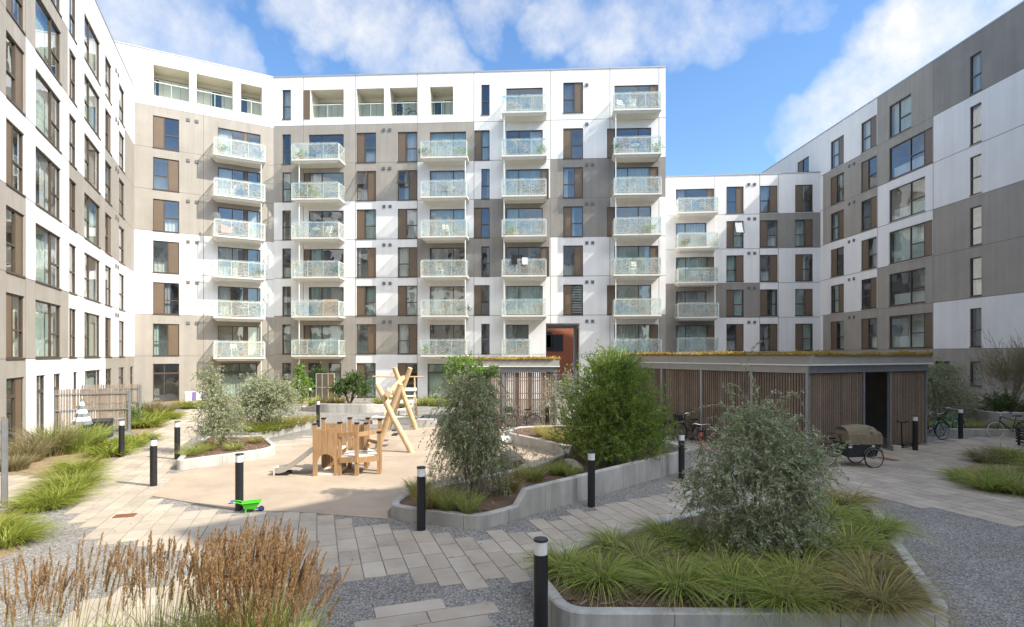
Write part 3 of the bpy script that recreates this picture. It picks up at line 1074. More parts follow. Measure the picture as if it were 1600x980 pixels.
add(fm, 960, 1015, 0, .06, 2.6, [(.5, 'U'), (.5, 'U')])
tun = fm.span(853, 905.5)
holes.append((*tun, 0.0, 5.62, ('tunnel',)))
logg = []
for (x0, x1) in ((485.5, 537), (557, 600), (609, 652), (672, 708)):
    a, b = fm.span(x0, x1)
    holes.append((a, b, 21.28, 23.42, ('loggia', 1.6))); logg.append((a, b))
pa = fm.span(475, 484.5)
patches(fm, 6, [(None, 740.5, 'taupe')], 0, SM); patches(fm, 5, [(None, 652, 'taupe'), (860, None, 'dark_taupe')], 0, SM)
patches(fm, 4, [(740.5, 953, 'dark_taupe')], 0, SM); patches(fm, 3, [(652, 859, 'dark_taupe')], 0, SM)
patches(fm, 1, [(None, 652, 'taupe'), (1029.5, None, 'taupe')], 0, SM); patches(fm, 0, [(None, 555.5, 'taupe')], 0, SM)
build_wall(fm, 0, SM, 24.43, holes, patch, [fm.s(x) for x in (474, 555.5, 652, 740.5, 860, 953, 1029.5)], [fm.fz(k) for k in range(1, 8)], 8.5,
           back_hole=(*tun, 5.62))
for (f, a, b, z0, z1, lay, dr, kw) in wins:
    window(f, a, b, z0, z1, lay, dr, **kw)
p = MB(); fm.box(p, *pa, .001, .03, 21.2, 23.42); p.build('side_panel', M['panel'], mn_root)
for (a, b), dq in zip(logg, (None, None, (.05, .3), (.02, .45))):
    loggia_front(fm, a, b, 21.28, None if dq is None else (a + (b - a) * dq[0], a + (b - a) * dq[1]))
a, b = logg[2]
for (xs, ks, px) in (((467, 539), range(1, 7), 477), ((663, 733), range(1, 7), 730), ((786, 853.5), range(2, 8), 789), ((956, 1028), range(1, 8), 959)):
    a, b = fm.span(*xs)
    for k in ks:
        balcony(fm, a, b, fm.fz(k) + (.2 if k == 7 else -.06), fm.s(px), fm.fz(k - 1) + (.0 if k > 1 else 0) if k > 1 else 0)
a, b = fm.span(786, 830)
balcony(fm, a, b, fm.fz(1) - .06)
vents(fm, (600, 609.5), range(1, 7), 2.45)
vents(fm, (917, 926), range(1, 6), 2.45); vents(fm, (917,), (6, 7), 2.55)
# tunnel lining: brown glazed doors in its right-hand wall
for (d0, d1) in ((-1.2, -2.4),):
    p = MB(); p.hexa([fm.P(tun[1] - .06, d1, .05), fm.P(tun[1] - .004, d1, .05), fm.P(tun[1] - .004, d0, .05), fm.P(tun[1] - .06, d0, .05),
                      fm.P(tun[1] - .06, d1, 5.3), fm.P(tun[1] - .004, d1, 5.3), fm.P(tun[1] - .004, d0, 5.3), fm.P(tun[1] - .06, d0, 5.3)])
    p.build('passage_panel', M['panel'], mn_root)

# ---- lower block to the right of the main block
md_root = thing('apartment_block', 'lower white and dark grey block set back between main block and right wing',
                'building', (18, 48, 0))
fd = Facade(md_root, (13.1, 48.62), (12.6, -1.2), (-.095, -.9955), .22)
sd0, sd1 = fd.s(1010), fd.s(1285)
holes, wins, patch = [], [], []
for k in range(1, 6):
    o = k % 2
    add(fd, 1056, 1116 if o else 1104, k, .12, 2.25, [(.3, 'F'), (.7, 'F')] + ([(.2, 'P')] if o else []))
    add(fd, 1135, 1162, k, .12, 2.35, LP('R' if o else 'L'), open_sash=(k == 4))
    add(fd, 1187.5, 1215, k, .12, 2.35, LP('R' if o else 'L'))
    add(fd, 1242.5, 1270, k, .12, 2.35, LP('L' if o else 'R'))
patches(fd, 4, [(1187, None, 'dark_taupe')], sd0, sd1); patches(fd, 2, [(None, 1187, 'dark_taupe')], sd0, sd1)
patches(fd, 1, [(None, 1117, 'dark_taupe')], sd0, sd1); patches(fd, 0, [(None, None, 'dark_taupe')], sd0, sd1)
build_wall(fd, sd0, sd1, 18.43, holes, patch, [fd.s(x) for x in (1117, 1187, 1216)], [fd.fz(k) for k in range(1, 6)], 9)
for (f, a, b, z0, z1, lay, dr, kw) in wins:
    window(f, a, b, z0, z1, lay, dr, **kw)
a, b = fd.span(1054.5, 1117)
for k in range(1, 6):
    balcony(fd, a, b, fd.fz(k) + .02, fd.s(1112), fd.fz(k - 1) if k > 1 else 0)
vents(fd, (1170, 1179), range(1, 6), 2.5)

# ---- right wing, in shade
rw_root = thing('apartment_block', 'shaded grey and white apartment wing along the right side of the courtyard',
                'building', (27.26, 14.5, 0))
fr_ = Facade(rw_root, (27.26, 14.5), (-.048, .9988), (-.9988, -.048), .33, flip=True)
SR = 44.0
holes, wins, patch = [], [], []
PAN = {6: ('R', 'R'), 5: ('L', 'L'), 4: ('R', 'R'), 3: ('L', 'L'), 2: ('R', 'R'), 1: ('L', 'L')}
for k in range(1, 7):
    p1, p2 = PAN[k]
    if k == 3:
        p2 = 'L'
    add(fr_, 1298, 1318.5, k, .1, 2.3, LP(p1)); add(fr_, 1345.7, 1370, k, .1, 2.3, LP(p2))
    lay = [(.56, 'F'), (.36, 'T')]
    if k == 6:
        add(fr_, 1389.5, 1423.5, k, .1, 2.3, [(.44, 'F'), (.56, 'T')], dr=('full', 'curtain_green'))
    elif k % 2:
        add(fr_, 1389.5, 1457, k, .1, 2.3, lay + [(.2, 'P')], dr=('full', 'curtain_green') if k == 3 else ('low', 'curtain_white'))
    else:
        add(fr_, 1389.5, 1445.5, k, .1, 2.3, lay, dr=('low', 'curtain_white'))
    add(fr_, 1515.5, 1533.5, k, .1, 2.3, [(1, 'T')])
    for s in (1.5, 5.0, 8.5, 12.0):
        holes.append((s, s + 1.6, fr_.fz(k) + .1, fr_.fz(k) + 2.3, rooms()))
        wins.append((fr_, s, s + 1.6, fr_.fz(k) + .1, fr_.fz(k) + 2.3, LP('L' if (k + int(s)) % 2 else 'R'), drape(), {}))
add(fr_, 1246, 1264, 6, .1, 2.3, LP('L'))
add(fr_, 1461, 1484, 0, 1.9, 2.9, [(1, 'F')]); add(fr_, 1515.5, 1533.5, 0, 1.5, 2.9, [(1, 'F')])
P6 = [(1371, 1458, 'taupe'), (None, 1458, 'dark_taupe')]
patches(fr_, 6, P6, 0, SR); patches(fr_, 5, [(1286, 1458, 'taupe')], 0, SR); patches(fr_, 4, [(1286, 1371, 'taupe')], 0, SR)
patches(fr_, 3, [(None, 1458, 'taupe')], 0, SR); patches(fr_, 2, [(None, 1371, 'taupe')], 0, SR); patches(fr_, 1, [(1286, 1458, 'taupe')], 0, SR)
patches(fr_, 0, [(None, None, 'taupe')], 0, SR)
# the top storey runs up into the parapet in the same colour
patch = [(a, b, c, 22 if abs(c - fr_.fz(6)) < .01 else d, m) for (a, b, c, d, m) in patch]
build_wall(fr_, 0, SR, 21.55, holes, patch, [fr_.s(x) for x in (1371, 1458)], [fr_.fz(k) for k in range(1, 7)], 11)
for (f, a, b, z0, z1, lay, dr, kw) in wins:
    window(f, a, b, z0, z1, lay, dr, **kw)
vents(fr_, (1327, 1334.5), range(1, 6), 2.5)

# ---- the side of the courtyard the viewer looks out from
for (A, B, lab) in (((28.3, 15.4), (15.3, 2.4), 'white splayed apartment block at the near right corner behind the viewer'),
                    ((16, -10), (-20, -10), 'white apartment block behind the viewer with rows of dark windows')):
    rt = thing('apartment_block', lab, 'building', (A[0], A[1], 0))
    d = Vector((B[0] - A[0], B[1] - A[1])); L = d.length; d.normalize()
    fb = Facade(rt, A, d, (d.y, -d.x), 0, flip=True)
    if fb.n.y < 0:
        fb.n = -fb.n
    holes, wins, patch = [], [], []
    for k in range(1, 7):
        s = 1.2
        while s + 1.8 < L - .5:
            if not (abs((fb.A + fb.d * (s + .8)).x) < 1.6 and k == 1):
                holes.append((s, s + 1.6, fb.fz(k) + .05, fb.fz(k) + 2.25, ('room', 2)))
                wins.append((fb, s, s + 1.6, fb.fz(k) + .05, fb.fz(k) + 2.25, LP('L' if (k + int(s)) % 2 else 'R'), None, {}))
            s += 3.1
    for k in (2, 5):
        patch.append((0, L * .55, fb.fz(k), fb.fz(k + 1), 'taupe'))
    build_wall(fb, 0, L, 21.55, holes, patch, [], [fb.fz(k) for k in range(1, 7)], 10)
    for (f, a, b, z0, z1, lay, dr, kw) in wins:
        window(f, a, b, z0, z1, lay, dr, **kw)

# ---- brick house seen through the passage
bk_root = thing('brick_building', 'red brick building with dark windows, seen through the passage under the main block', 'building', (6, 62, 0))
mb = MB(); mb.box(-8, 9, 0, 8, 0, 13)
mb.build('wall', M['brick'], bk_root)
for (x0, z0) in ((-3.6, .9), (-3.6, 4.0), (.9, .2), (3.6, .9), (3.6, 4.0), (-6, 4.0), (-2.35, 3.7)):
    fr = MB()
    for (a, b, c, d) in ((0, 1.9, 0, .08), (0, 1.9, 1.7, 1.78), (0, .08, .081, 1.699), (1.82, 1.9, .081, 1.699), (.91, .99, .081, 1.699)):
        fr.box(x0 + a, x0 + b, -.06, -.002, z0 + c, z0 + d)
    fo = fr.build('window', M['frame'], bk_root)
    g = MB(); g.box(x0 + .08, x0 + 1.82, -.03, -.004, z0 + .08, z0 + 1.7); g.build('pane', M['black_glass'], fo)
# ------------------------------------------------------------------ ground
mb = MB(); mb.face([(-1500, -1500, 0), (1500, -1500, 0), (1500, 1500, 0), (-1500, 1500, 0)])
tag(mb.build('gravel_ground', M['gravel']), kind='structure')


def inpoly(p, poly):
    x, y = p
    c = False
    n = len(poly)
    for i in range(n):
        (x1, y1), (x2, y2) = poly[i], poly[i - 1]
        if (y1 > y) != (y2 > y) and x < (x2 - x1) * (y - y1) / (y2 - y1) + x1:
            c = not c
    return c


def gpoly(pix):
    return [(G(x, y).x, G(x, y).y) for (x, y) in pix]


def round_poly(poly, r=.35, n=5):
    """round the corners of a plan polygon"""
    out = []
    L = len(poly)
    for i in range(L):
        p0, p1, p2 = Vector(poly[i - 1]), Vector(poly[i]), Vector(poly[(i + 1) % L])
        a, b = (p0 - p1), (p2 - p1)
        rr = min(r, a.length * .45, b.length * .45)
        a.normalize(); b.normalize()
        s, e = p1 + a * rr, p1 + b * rr
        for k in range(n + 1):
            t = k / n
            out.append(tuple(s * (1 - t) ** 2 + p1 * 2 * t * (1 - t) + e * t ** 2))
    return out


def sheet(name, poly, z, m, thick=.03):
    mb = MB()
    mb.face([(x, y, z) for (x, y) in poly])
    for i in range(len(poly)):
        a, b = poly[i - 1], poly[i]
        mb.face([(a[0], a[1], z - thick), (b[0], b[1], z - thick), (b[0], b[1], z), (a[0], a[1], z)])
    return tag(mb.build(name, m), kind='structure')


# tan rubber of the play area
PLAY = gpoly([(238, 776), (277, 739), (340, 728), (415, 715), (408, 695), (494, 684), (600, 676), (700, 664), (800, 664), (905, 705),
              (905, 718), (840, 730), (700, 745), (628, 778), (606, 800), (606, 812), (480, 802), (365, 797)])
sheet('play_surface', PLAY, .016, M['rubber'])

# paving: strips of concrete slabs with ragged ends
pr = random.Random(3)
TH = math.atan2(.946, -.324)


def paving(name, poly, th, w=.33, l=.66, z=.012, seed=1, extra=()):
    rr = random.Random(seed)
    ex, ey = Vector((math.cos(th), math.sin(th))), Vector((math.sin(th), -math.cos(th)))
    us = [ex.dot(Vector(p)) for p in poly]; vs_ = [ey.dot(Vector(p)) for p in poly]
    mb = MB()
    g = .008
    i = math.floor(min(vs_) / w)
    while i * w < max(vs_):
        off = rr.random() * l
        u = math.floor(min(us) / l) * l - off
        while u < max(us):
            c = ex * (u + l / 2) + ey * ((i + .5) * w)
            if inpoly((c.x, c.y), poly):
                zz = z + rr.uniform(-.0015, .0015)
                q = [ex * a + ey * b for a, b in ((u + g, i * w + g), (u + l - g, i * w + g), (u + l - g, (i + 1) * w - g), (u + g, (i + 1) * w - g))]
                q = q[::-1]
                t = .008
                top = [(p.x, p.y, zz) for p in q]
                low = [(p.x, p.y, zz - .05) for p in q]
                n = len(mb.v)
                mb.v += top + low
                mb.f.append((n, n + 1, n + 2, n + 3)); mb.m.append(0)
                for k in range(4):
                    k2 = (k + 1) % 4
                    mb.f.append((n + k, n + 4 + k, n + 4 + k2, n + k2)); mb.m.append(0)
            u += l
        i += 1
    return tag(mb.build(name, M['paver']), kind='structure')


PATH = gpoly([(300, 638), (336, 638), (330, 662), (287, 700), (272, 737), (236, 777), (300, 803), (480, 806), (560, 815), (640, 832), (742, 843),
              (830, 824), (920, 797), (1040, 764), (1088, 745), (1060, 722), (1048, 690), (1100, 690), (1262, 719), (1383, 704), (1445, 695), (1500, 688), (1600, 680), (1900, 680),
              (1900, 880), (1600, 823), (1470, 800), (1340, 772), (1200, 795), (1000, 830), (905, 860), (835, 893), (745, 925), (660, 905),
              (560, 912), (470, 890), (300, 860), (165, 852), (110, 800), (150, 736), (217, 690), (264, 660)])
paving('paved_path', PATH, TH, seed=4)
paving('paved_strip', gpoly([(408, 698), (490, 681), (498, 690), (420, 708)]), TH + R(90), seed=5, z=.021)
paving('paved_landing', gpoly([(530, 962), (705, 918), (760, 1010), (540, 1010)]), TH + R(90), seed=6, l=.9)
paving('terrace_paving', gpoly([(-60, 740), (55, 742), (68, 752), (42, 792), (-60, 800)]), TH, seed=7)
paving('entrance_path', gpoly([(80, 1000), (150, 940), (280, 900), (430, 905), (500, 1000)]), TH, seed=8)

# bare planting earth in the left beds
M['litter'] = mat('dry_grass_litter', (.30, .225, .13), .95, .4, 30, bump=.8, bscale=40, big=(2.5, .25))
for pix in ([(-40, 740), (20, 735), (60, 745), (140, 720), (160, 715), (110, 770), (40, 800)], [(8, 700), (60, 690), (150, 695), (230, 680), (210, 700), (140, 735), (60, 742), (8, 735)],
            [(-60, 800), (40, 800), (30, 860), (-60, 900)], [(200, 672), (250, 648), (310, 640), (270, 665), (225, 690)], [(180, 715), (215, 688), (235, 690), (200, 712)]):
    sheet('planting_bed', gpoly(pix), .010, M['litter'])
sheet('planting_bed', gpoly([(1480, 745), (1530, 722), (1620, 715), (1700, 720), (1700, 800), (1560, 768)]), .024, M['litter'])
sheet('planting_bed', gpoly([(262, 634), (480, 634), (480, 622), (262, 624)]), .010, M['litter'])


# ---- planters: a cast concrete kerb wall round a bed of bark mulch
def planter(label, poly, hts, r=.35, thick=.16, soil=None, group='concrete planters of the courtyard'):
    """poly: plan corners; hts: wall height at each corner"""
    pts = []
    L = len(poly)
    for i in range(L):
        p0, p1, p2 = Vector(poly[i - 1]), Vector(poly[i]), Vector(poly[(i + 1) % L])
        a, b = (p0 - p1), (p2 - p1)
        rr = min(r, a.length * .45, b.length * .45)
        a.normalize(); b.normalize()
        s, e = p1 + a * rr, p1 + b * rr
        for k in range(6):
            t = k / 5
            q = s * (1 - t) ** 2 + p1 * 2 * t * (1 - t) + e * t ** 2
            pts.append((q.x, q.y, hts[i]))
    # fill straight runs with points so a change of height makes an S ramp
    fine = []
    n = len(pts)
    for i in range(n):
        a, b = Vector(pts[i]), Vector(pts[(i + 1) % n])
        k = max(1, int((b - a).xy.length / .12)) if abs(a.z - b.z) > .02 else max(1, int((b - a).xy.length / .8))
        for j in range(k):
            t = j / k
            h = a.z + (b.z - a.z) * (t * t * (3 - 2 * t))
            q = a.lerp(b, t)
            fine.append((q.x, q.y, h))
    n = len(fine)
    area = sum(fine[i - 1][0] * fine[i][1] - fine[i][0] * fine[i - 1][1] for i in range(n))
    sgn = 1 if area > 0 else -1
    inner = []
    for i in range(n):
        t = (Vector(fine[(i + 1) % n]) - Vector(fine[i - 1])).xy.normalized()
        nrm = Vector((-t.y, t.x)) * sgn
        inner.append((fine[i][0] + nrm.x * thick, fine[i][1] + nrm.y * thick))
    cx, cy = sum(p[0] for p in fine) / n, sum(p[1] for p in fine) / n
    root = thing('planter', label, 'planter', (cx, cy, 0), 0, group)
    mb = MB()
    ch = .02
    per = 0
    for i in range(n):
        j = (i + 1) % n
        a, b = fine[i], fine[j]
        ia, ib = inner[i], inner[j]

        def o(p, ip, f, z):
            return (p[0] + (ip[0] - p[0]) * f - cx, p[1] + (ip[1] - p[1]) * f - cy, z)
        ring = [((0, -.05), (0, a[2] - ch)), ((0, a[2] - ch), (.12, a[2])), ((.12, a[2]), (.9, a[2])), ((.9, a[2]), (1, a[2] - ch)), ((1, a[2] - ch), (1, 0))]
        prof_a = [(0, -.05), (0, a[2] - ch), (.12, a[2]), (.9, a[2]), (1, a[2] - ch), (1, 0)]
        prof_b = [(0, -.05), (0, b[2] - ch), (.12, b[2]), (.9, b[2]), (1, b[2] - ch), (1, 0)]
        for k in range(5):
            mb.face([o(a, ia, *prof_a[k]), o(b, ib, *prof_b[k]), o(b, ib, *prof_b[k + 1]), o(a, ia, *prof_a[k + 1])])
        # casting joints
        per += (Vector(b) - Vector(a)).xy.length
        if per > 1.0:
            per = 0
            e = .0025
            d = Vector((b[0] - a[0], b[1] - a[1])).normalized() * .006
            nn = (Vector((ia[0] - a[0], ia[1] - a[1]))).normalized()

            def J(q, f, z, out):
                base = Vector((b[0] + (ib[0] - b[0]) * f, b[1] + (ib[1] - b[1]) * f)) - nn * out + d * q
                return (base.x - cx, base.y - cy, z)
            mb.face([J(-1, 0, 0, e), J(1, 0, 0, e), J(1, 0, b[2] - ch, e), J(-1, 0, b[2] - ch, e)], 1)
            mb.face([J(-1, 0.12, b[2] + e, 0), J(1, 0.12, b[2] + e, 0), J(1, .9, b[2] + e, 0), J(-1, .9, b[2] + e, 0)], 1)
    wl = mb.build('kerb_wall', [M['concrete'], M['joint']], root)
    sz = (min(hts) - .05) if soil is None else soil
    s = MB()
    # mulch as a gently uneven sheet
    xs = [p[0] for p in inner]; ys = [p[1] for p in inner]
    st = .25
    hr = random.Random(11)
    s.face([(p[0] - cx, p[1] - cy, sz) for p in inner])
    s.build('mulch', M['mulch'], root)
    # loose chips of bark
    c = MB()
    tries = int(min(2600, abs(area) * 60))
    for _ in range(tries):
        x, y = hr.uniform(min(xs), max(xs)), hr.uniform(min(ys), max(ys))
        if inpoly((x, y), inner):
            a = hr.random() * 6.3
            l, w = hr.uniform(.02, .055), hr.uniform(.008, .02)
            u, v = Vector((math.cos(a), math.sin(a), hr.uniform(-.4, .4))) * l, Vector((-math.sin(a), math.cos(a), hr.uniform(-.4, .4))) * w
            q = Vector((x - cx, y - cy, sz + .018))
            c.face([q - u - v, q + u - v, q + u + v, q - u + v])
    ck = c.build('bark_chips', M['chips'], root)
    ck['kind'] = 'stuff'
    return root, sz, inner


M['chips'] = island_mat('bark_chips', [(.10, .06, .04), (.20, .13, .085), (.32, .23, .16), (.15, .09, .06), (.26, .16, .10)])

PR, zR, inR = planter('low concrete planter in the near right foreground, full of green sedge tufts',
                      [(.22, 7.75), (.55, 6.40), (4.95, 6.36), (6.25, 9.3), (7.0, 10.9), (4.5, 11.2), (2.5, 10.0), (.75, 8.6)], [.4] * 8, soil=.36)
PC, zC, inC = planter('concrete planter in the middle, its wall stepping up to the right in an S curve',
                      [(-2.5, 11.45), (-.62, 10.66), (-.1, 11.15), (.55, 11.85), (4.3, 15.6), (5.35, 16.5), (4.9, 18.4), (3.4, 19.0), (1.9, 17.4), (.3, 15.2), (-1.3, 13.7), (-2.45, 12.3)],
                      [.27, .27, .27, .56, .56, .56, .56, .45, .4, .3, .27, .27], soil=.25)
PD, zD, inD = planter('long low concrete planter behind the play area, its kerb lit by the sun',
                      [(-.35, 21.4), (2.15, 17.5), (3.3, 19.1), (4.3, 21.3), (2.6, 23.6), (.2, 23.0)], [.4] * 6, soil=.34)
PL, zL, inL = planter('concrete planter with a rounded near corner at the left edge of the play area',
                      [(-9.5, 16.05), (-7.85, 18.05), (-7.75, 18.8), (-9.2, 21.2), (-11.3, 21.0), (-10.4, 18.2)], [.3] * 6, soil=.25)
PK, zK, inK = planter('concrete planter beside the path, holding the biggest silver bush of the left side',
                      [(-9.75, 21.7), (-8.95, 25.4), (-9.6, 27.2), (-13.2, 28.4), (-13.6, 24.5), (-11.5, 22.2)], [.3] * 6, soil=.25)
PB, zB, inB = planter('bow fronted grey concrete planter in front of the main block',
                      [(-12.4, 33.3), (-10.6, 32.3), (-8.2, 32.2), (-7.3, 32.7), (-6.4, 33.6), (-6.2, 36.5), (-12.6, 36.5)], [.25, .5, .5, .45, .12, .1, .1], soil=.2)
PQ, zQ, inQ = planter('low concrete planter along the foot of the right wing behind the parked bicycle',
                      [(16.2, 23.2), (20.6, 22.7), (24.5, 22.6), (25, 29), (17.2, 29)], [.3] * 5, soil=.25)
PU, zU, inU = planter('upper tier concrete planter at the far right against the right wing',
                      [(20.8, 24.6), (25.3, 24.4), (25.3, 28.6), (21.5, 28.6)], [.8] * 4, soil=.72)


# ------------------------------------------------------------------ slatted sheds
def slat_run(mb, a, b, z0, z1, pitch=.098, w=.054, d=.04, skip=None, out=0.0):
    a, b = Vector(a), Vector(b)
    L = (b - a).length
    t = (b - a).normalized()
    nrm = Vector((t.y, -t.x, 0))
    n = int(L / pitch)
    sr = random.Random(int(L * 100))
    for i in range(n):
        s = (i + .5) * L / n
        if skip and skip[0] < s < skip[1]:
            continue
        c = a + t * s + nrm * out
        j = sr.uniform(-.012, .012)
        p = [c - t * w / 2 - nrm * d / 2, c + t * w / 2 - nrm * d / 2, c + t * w / 2 + nrm * d / 2, c - t * w / 2 + nrm * d / 2]
        mb.hexa([(q.x, q.y, z0 + j * .3) for q in p] + [(q.x, q.y, z1) for q in p])


def shed(label, C, dirs, lens, zf, openings=(), posts=()):
    """C near corner; dirs (u along first wall, v along second); lens"""
    u, v = Vector((*dirs[0], 0)).normalized(), Vector((*dirs[1], 0)).normalized()
    C = Vector((*C, 0))
    root = thing('bicycle_shed', label, 'shed', C)
    Lu, Lv = lens
    zb = zf - .30      # under the fascia
    zp = zb - .26      # under the steel beam
    P = lambda a, b, z: u * a + v * b + Vector((0, 0, z))
    T = lambda a, b, z: P(a, b, z)
    # posts
    for (a, b) in posts:
        m = MB(); m.box(a - .05, a + .05, b - .05, b + .05, 0, zp - .003, T=T)
        m.build('post', M['steel'], root)
    # beams round the top
    m = MB()
    for (a0, a1, b0, b1) in ((-.08, Lu + .08, -.08, .06), (-.08, Lu + .08, Lv - .06, Lv + .08), (-.08, .06, .061, Lv - .061), (Lu - .06, Lu + .08, .061, Lv - .061)):
        m.box(a0, a1, b0, b1, zp, zb - .002, T=T)
    m.build('roof_beam', M['steel'], root)
    m = MB()
    o = .16
    m.box(-o, Lu + o, -o, Lv + o, zb, zf, T=T)
    rf = m.build('roof', M['fascia'], root)
    m = MB()
    for (a0, a1, b0, b1) in ((-o - .02, Lu + o + .02, -o - .022, -o - .002), (-o - .022, -o - .002, -o - .002, Lv + o + .02)):
        m.box(a0, a1, b0, b1, zb - .02, zb + .02, T=T)
    m.build('drip_edge', M['rail'], rf)
    # living roof: low succulent tufts
    rr = np.random.default_rng(5)
    n = int((Lu + .3) * (Lv + .3) * 380)
    a = rr.uniform(-o, Lu + o, n); b = rr.uniform(-o, Lv + o, n)
    # thicker along the rim that is seen
    ne = int((Lu + Lv) * 1300)
    ea = np.where(rr.random(ne) < Lu / (Lu + Lv), rr.uniform(-o, Lu + o, ne), -o + np.abs(rr.normal(0, .12, ne)) - .03)
    eb = np.where(ea > -o + .3, -o + np.abs(rr.normal(0, .12, ne)) - .03, rr.uniform(-o, Lv + o, ne))
    a, b = np.concatenate([a, ea]), np.concatenate([b, eb])
    n = len(a)
    hgt = rr.gamma(2.0, .015, n) * (.5 + 1.3 * (np.sin(a * 2.1) * np.sin(b * 1.7 + a) * .5 + .5)) + .015
    ux, vx = np.array(u), np.array(v)
    base = a[:, None] * ux + b[:, None] * vx + np.array([0, 0, zf - .01])
    th = rr.uniform(0, 6.28, n)
    wv = np.stack([np.cos(th), np.sin(th), np.zeros(n)], 1) * rr.uniform(.012, .03, n)[:, None]
    lean = np.stack([rr.normal(0, .03, n), rr.normal(0, .03, n), hgt], 1)
    verts = np.stack([base - wv, base + wv, base + wv * .6 + lean, base - wv * .6 + lean], 1).reshape(-1, 3)
    so = np_mesh('sedum_roof', verts, np.arange(n * 4).reshape(-1, 4), M['sedum'], parent=rf)
    so['kind'] = 'stuff'
    if Lu > 6:      # dark boards added inside the rear sides to keep the doorway dark
        m = MB()
        m.box(.12, Lu - .12, Lv - .16, Lv - .12, .05, zp - .03, T=T); m.box(.12, .16, Lv * .45, Lv - .161, .05, zp - .03, T=T); m.box(Lu - .16, Lu - .12, .3, Lv - .161, .05, zp - .03, T=T)
        m.build('doorway_shade_boards', M['room_dark'], root)
    # slats
    runs = [((0, 0), (Lu, 0)), ((0, 0), (0, Lv)), ((Lu, 0), (Lu, Lv)), ((0, Lv), (Lu, Lv))]
    for i, (p, q) in enumerate(runs):
        cuts = sorted([o_ for o_ in openings if o_[0] == i], key=lambda x: x[1])
        L = (Vector(q) - Vector(p)).length
        x = 0
        segs = []
        for (_, s0, s1) in cuts:
            segs.append((x, s0)); x = s1
        segs.append((x, L))
        for (s0, s1) in segs:
            if s1 - s0 < .3:
                continue
            m = MB()
            d = (Vector(q) - Vector(p)).normalized()
            A_, B_ = Vector(p) + d * (s0 + .08), Vector(p) + d * (s1 - .08)
            slat_run(m, P(A_.x, A_.y, 0), P(B_.x, B_.y, 0), .07, zp - .02)
            # rails behind the slats
            for z in (.35, 1.25, 2.1):
                pa, pb = P(A_.x, A_.y, z), P(B_.x, B_.y, z)
                inn = (P(Lu / 2, Lv / 2, z) - (pa + pb) / 2); inn.z = 0; inn.normalize()
                nn = Vector((-(pb - pa).y, (pb - pa).x, 0)).normalized()
                if nn.dot(inn) < 0:
                    nn = -nn
                m.bar(pa + nn * .04, pb + nn * .04, .05, .03)
            m.build('slat_panel', M['slat'], root)
    return root


shed('large slatted bicycle shed with a flowering sedum roof and a dark doorway, on the right',
     (9.24, 17.8), ((.878, .478), (-.478, .878)), (6.9, 8.6), 3.27, openings=[(0, 2.95, 4.55)],
     posts=[(0, 0), (2.95, 0), (4.55, 0), (6.9, 0), (0, 2.05), (0, 4.3), (0, 6.4), (0, 8.6), (6.9, 8.6), (6.9, 4.3)])
shed('smaller slatted bicycle shed with an orange sedum roof in front of the passage',
     (1.98, 25.8), ((-1, .02), (.02, 1)), (4.3, 4.2), 3.06, posts=[(0, 0), (2.38, 0), (4.3, 0), (0, 4.2), (4.3, 4.2)])

# scattered fallen leaves and twigs on the paving, gravel and play surface
lr_ = np.random.default_rng(77)
n = 500
X = lr_.uniform(-11, 12, n); Y = lr_.uniform(7, 24, n)
# thicker near the shrubs
for (cx_, cy_, k) in ((-1, 12, 160), (4, 9, 160), (3, 17, 120), (-9, 18, 100), (-8, 13, 120)):
    X = np.concatenate([X, lr_.normal(cx_, 1.8, k)]); Y = np.concatenate([Y, lr_.normal(cy_, 1.8, k)])
ok_ = np.array([not inpoly((x, y), PLAY) for x, y in zip(X, Y)])
X, Y = X[ok_], Y[ok_]
n = len(X)
a = lr_.uniform(0, 6.28, n); L = lr_.uniform(.012, .03, n); w = L * lr_.uniform(.2, .45, n)
d = np.stack([np.cos(a), np.sin(a), np.zeros(n)], 1); q = np.stack([-np.sin(a), np.cos(a), np.zeros(n)], 1)
P0 = np.stack([X, Y, np.full(n, .027)], 1)
V = np.stack([P0 - d * L[:, None], P0 + q * w[:, None] + [0, 0, .008], P0 + d * L[:, None], P0 - q * w[:, None] + [0, 0, .004]], 1).reshape(-1, 3)
M['litter_leaf'] = leaf_mat('fallen_leaf', [(.16, .10, .04), (.28, .20, .08), (.10, .08, .04), (.22, .22, .08)], .2)
o = np_mesh('fallen_leaves', V, np.arange(n * 4).reshape(-1, 4), M['litter_leaf'])
tag(o, 'small dry fallen leaves scattered over the paving and gravel', 'leaves', kind='stuff')
# ------------------------------------------------------------------ plants
def frames(d, rr):
    """two unit vectors across each direction d, spun at random"""
    n = len(d)
    a = rr.normal(size=(n, 3))
    x = np.cross(d, a); x /= np.linalg.norm(x, axis=1)[:, None] + 1e-9
    return x


def leaf_quads(pos, d, L, Wd, rr):
    x = frames(d, rr)
    mid = pos + d * (L * .45)[:, None]
    up = np.cross(d, x) * (L * .06)[:, None]
    return np.stack([pos, mid + x * Wd[:, None] + up, pos + d * L[:, None], mid - x * Wd[:, None] + up], 1).reshape(-1, 3)


def twig_strips(pa, pb, w, rr):
    d = pb - pa
    d = d / (np.linalg.norm(d, axis=1)[:, None] + 1e-9)
    x = frames(d, rr) * w[:, None]
    y = np.cross(d, x)
    q1 = np.stack([pa - x, pa + x, pb + x * .6, pb - x * .6], 1).reshape(-1, 3)
    q2 = np.stack([pa - y, pa + y, pb + y * .6, pb - y * .6], 1).reshape(-1, 3)
    return np.concatenate([q1, q2])


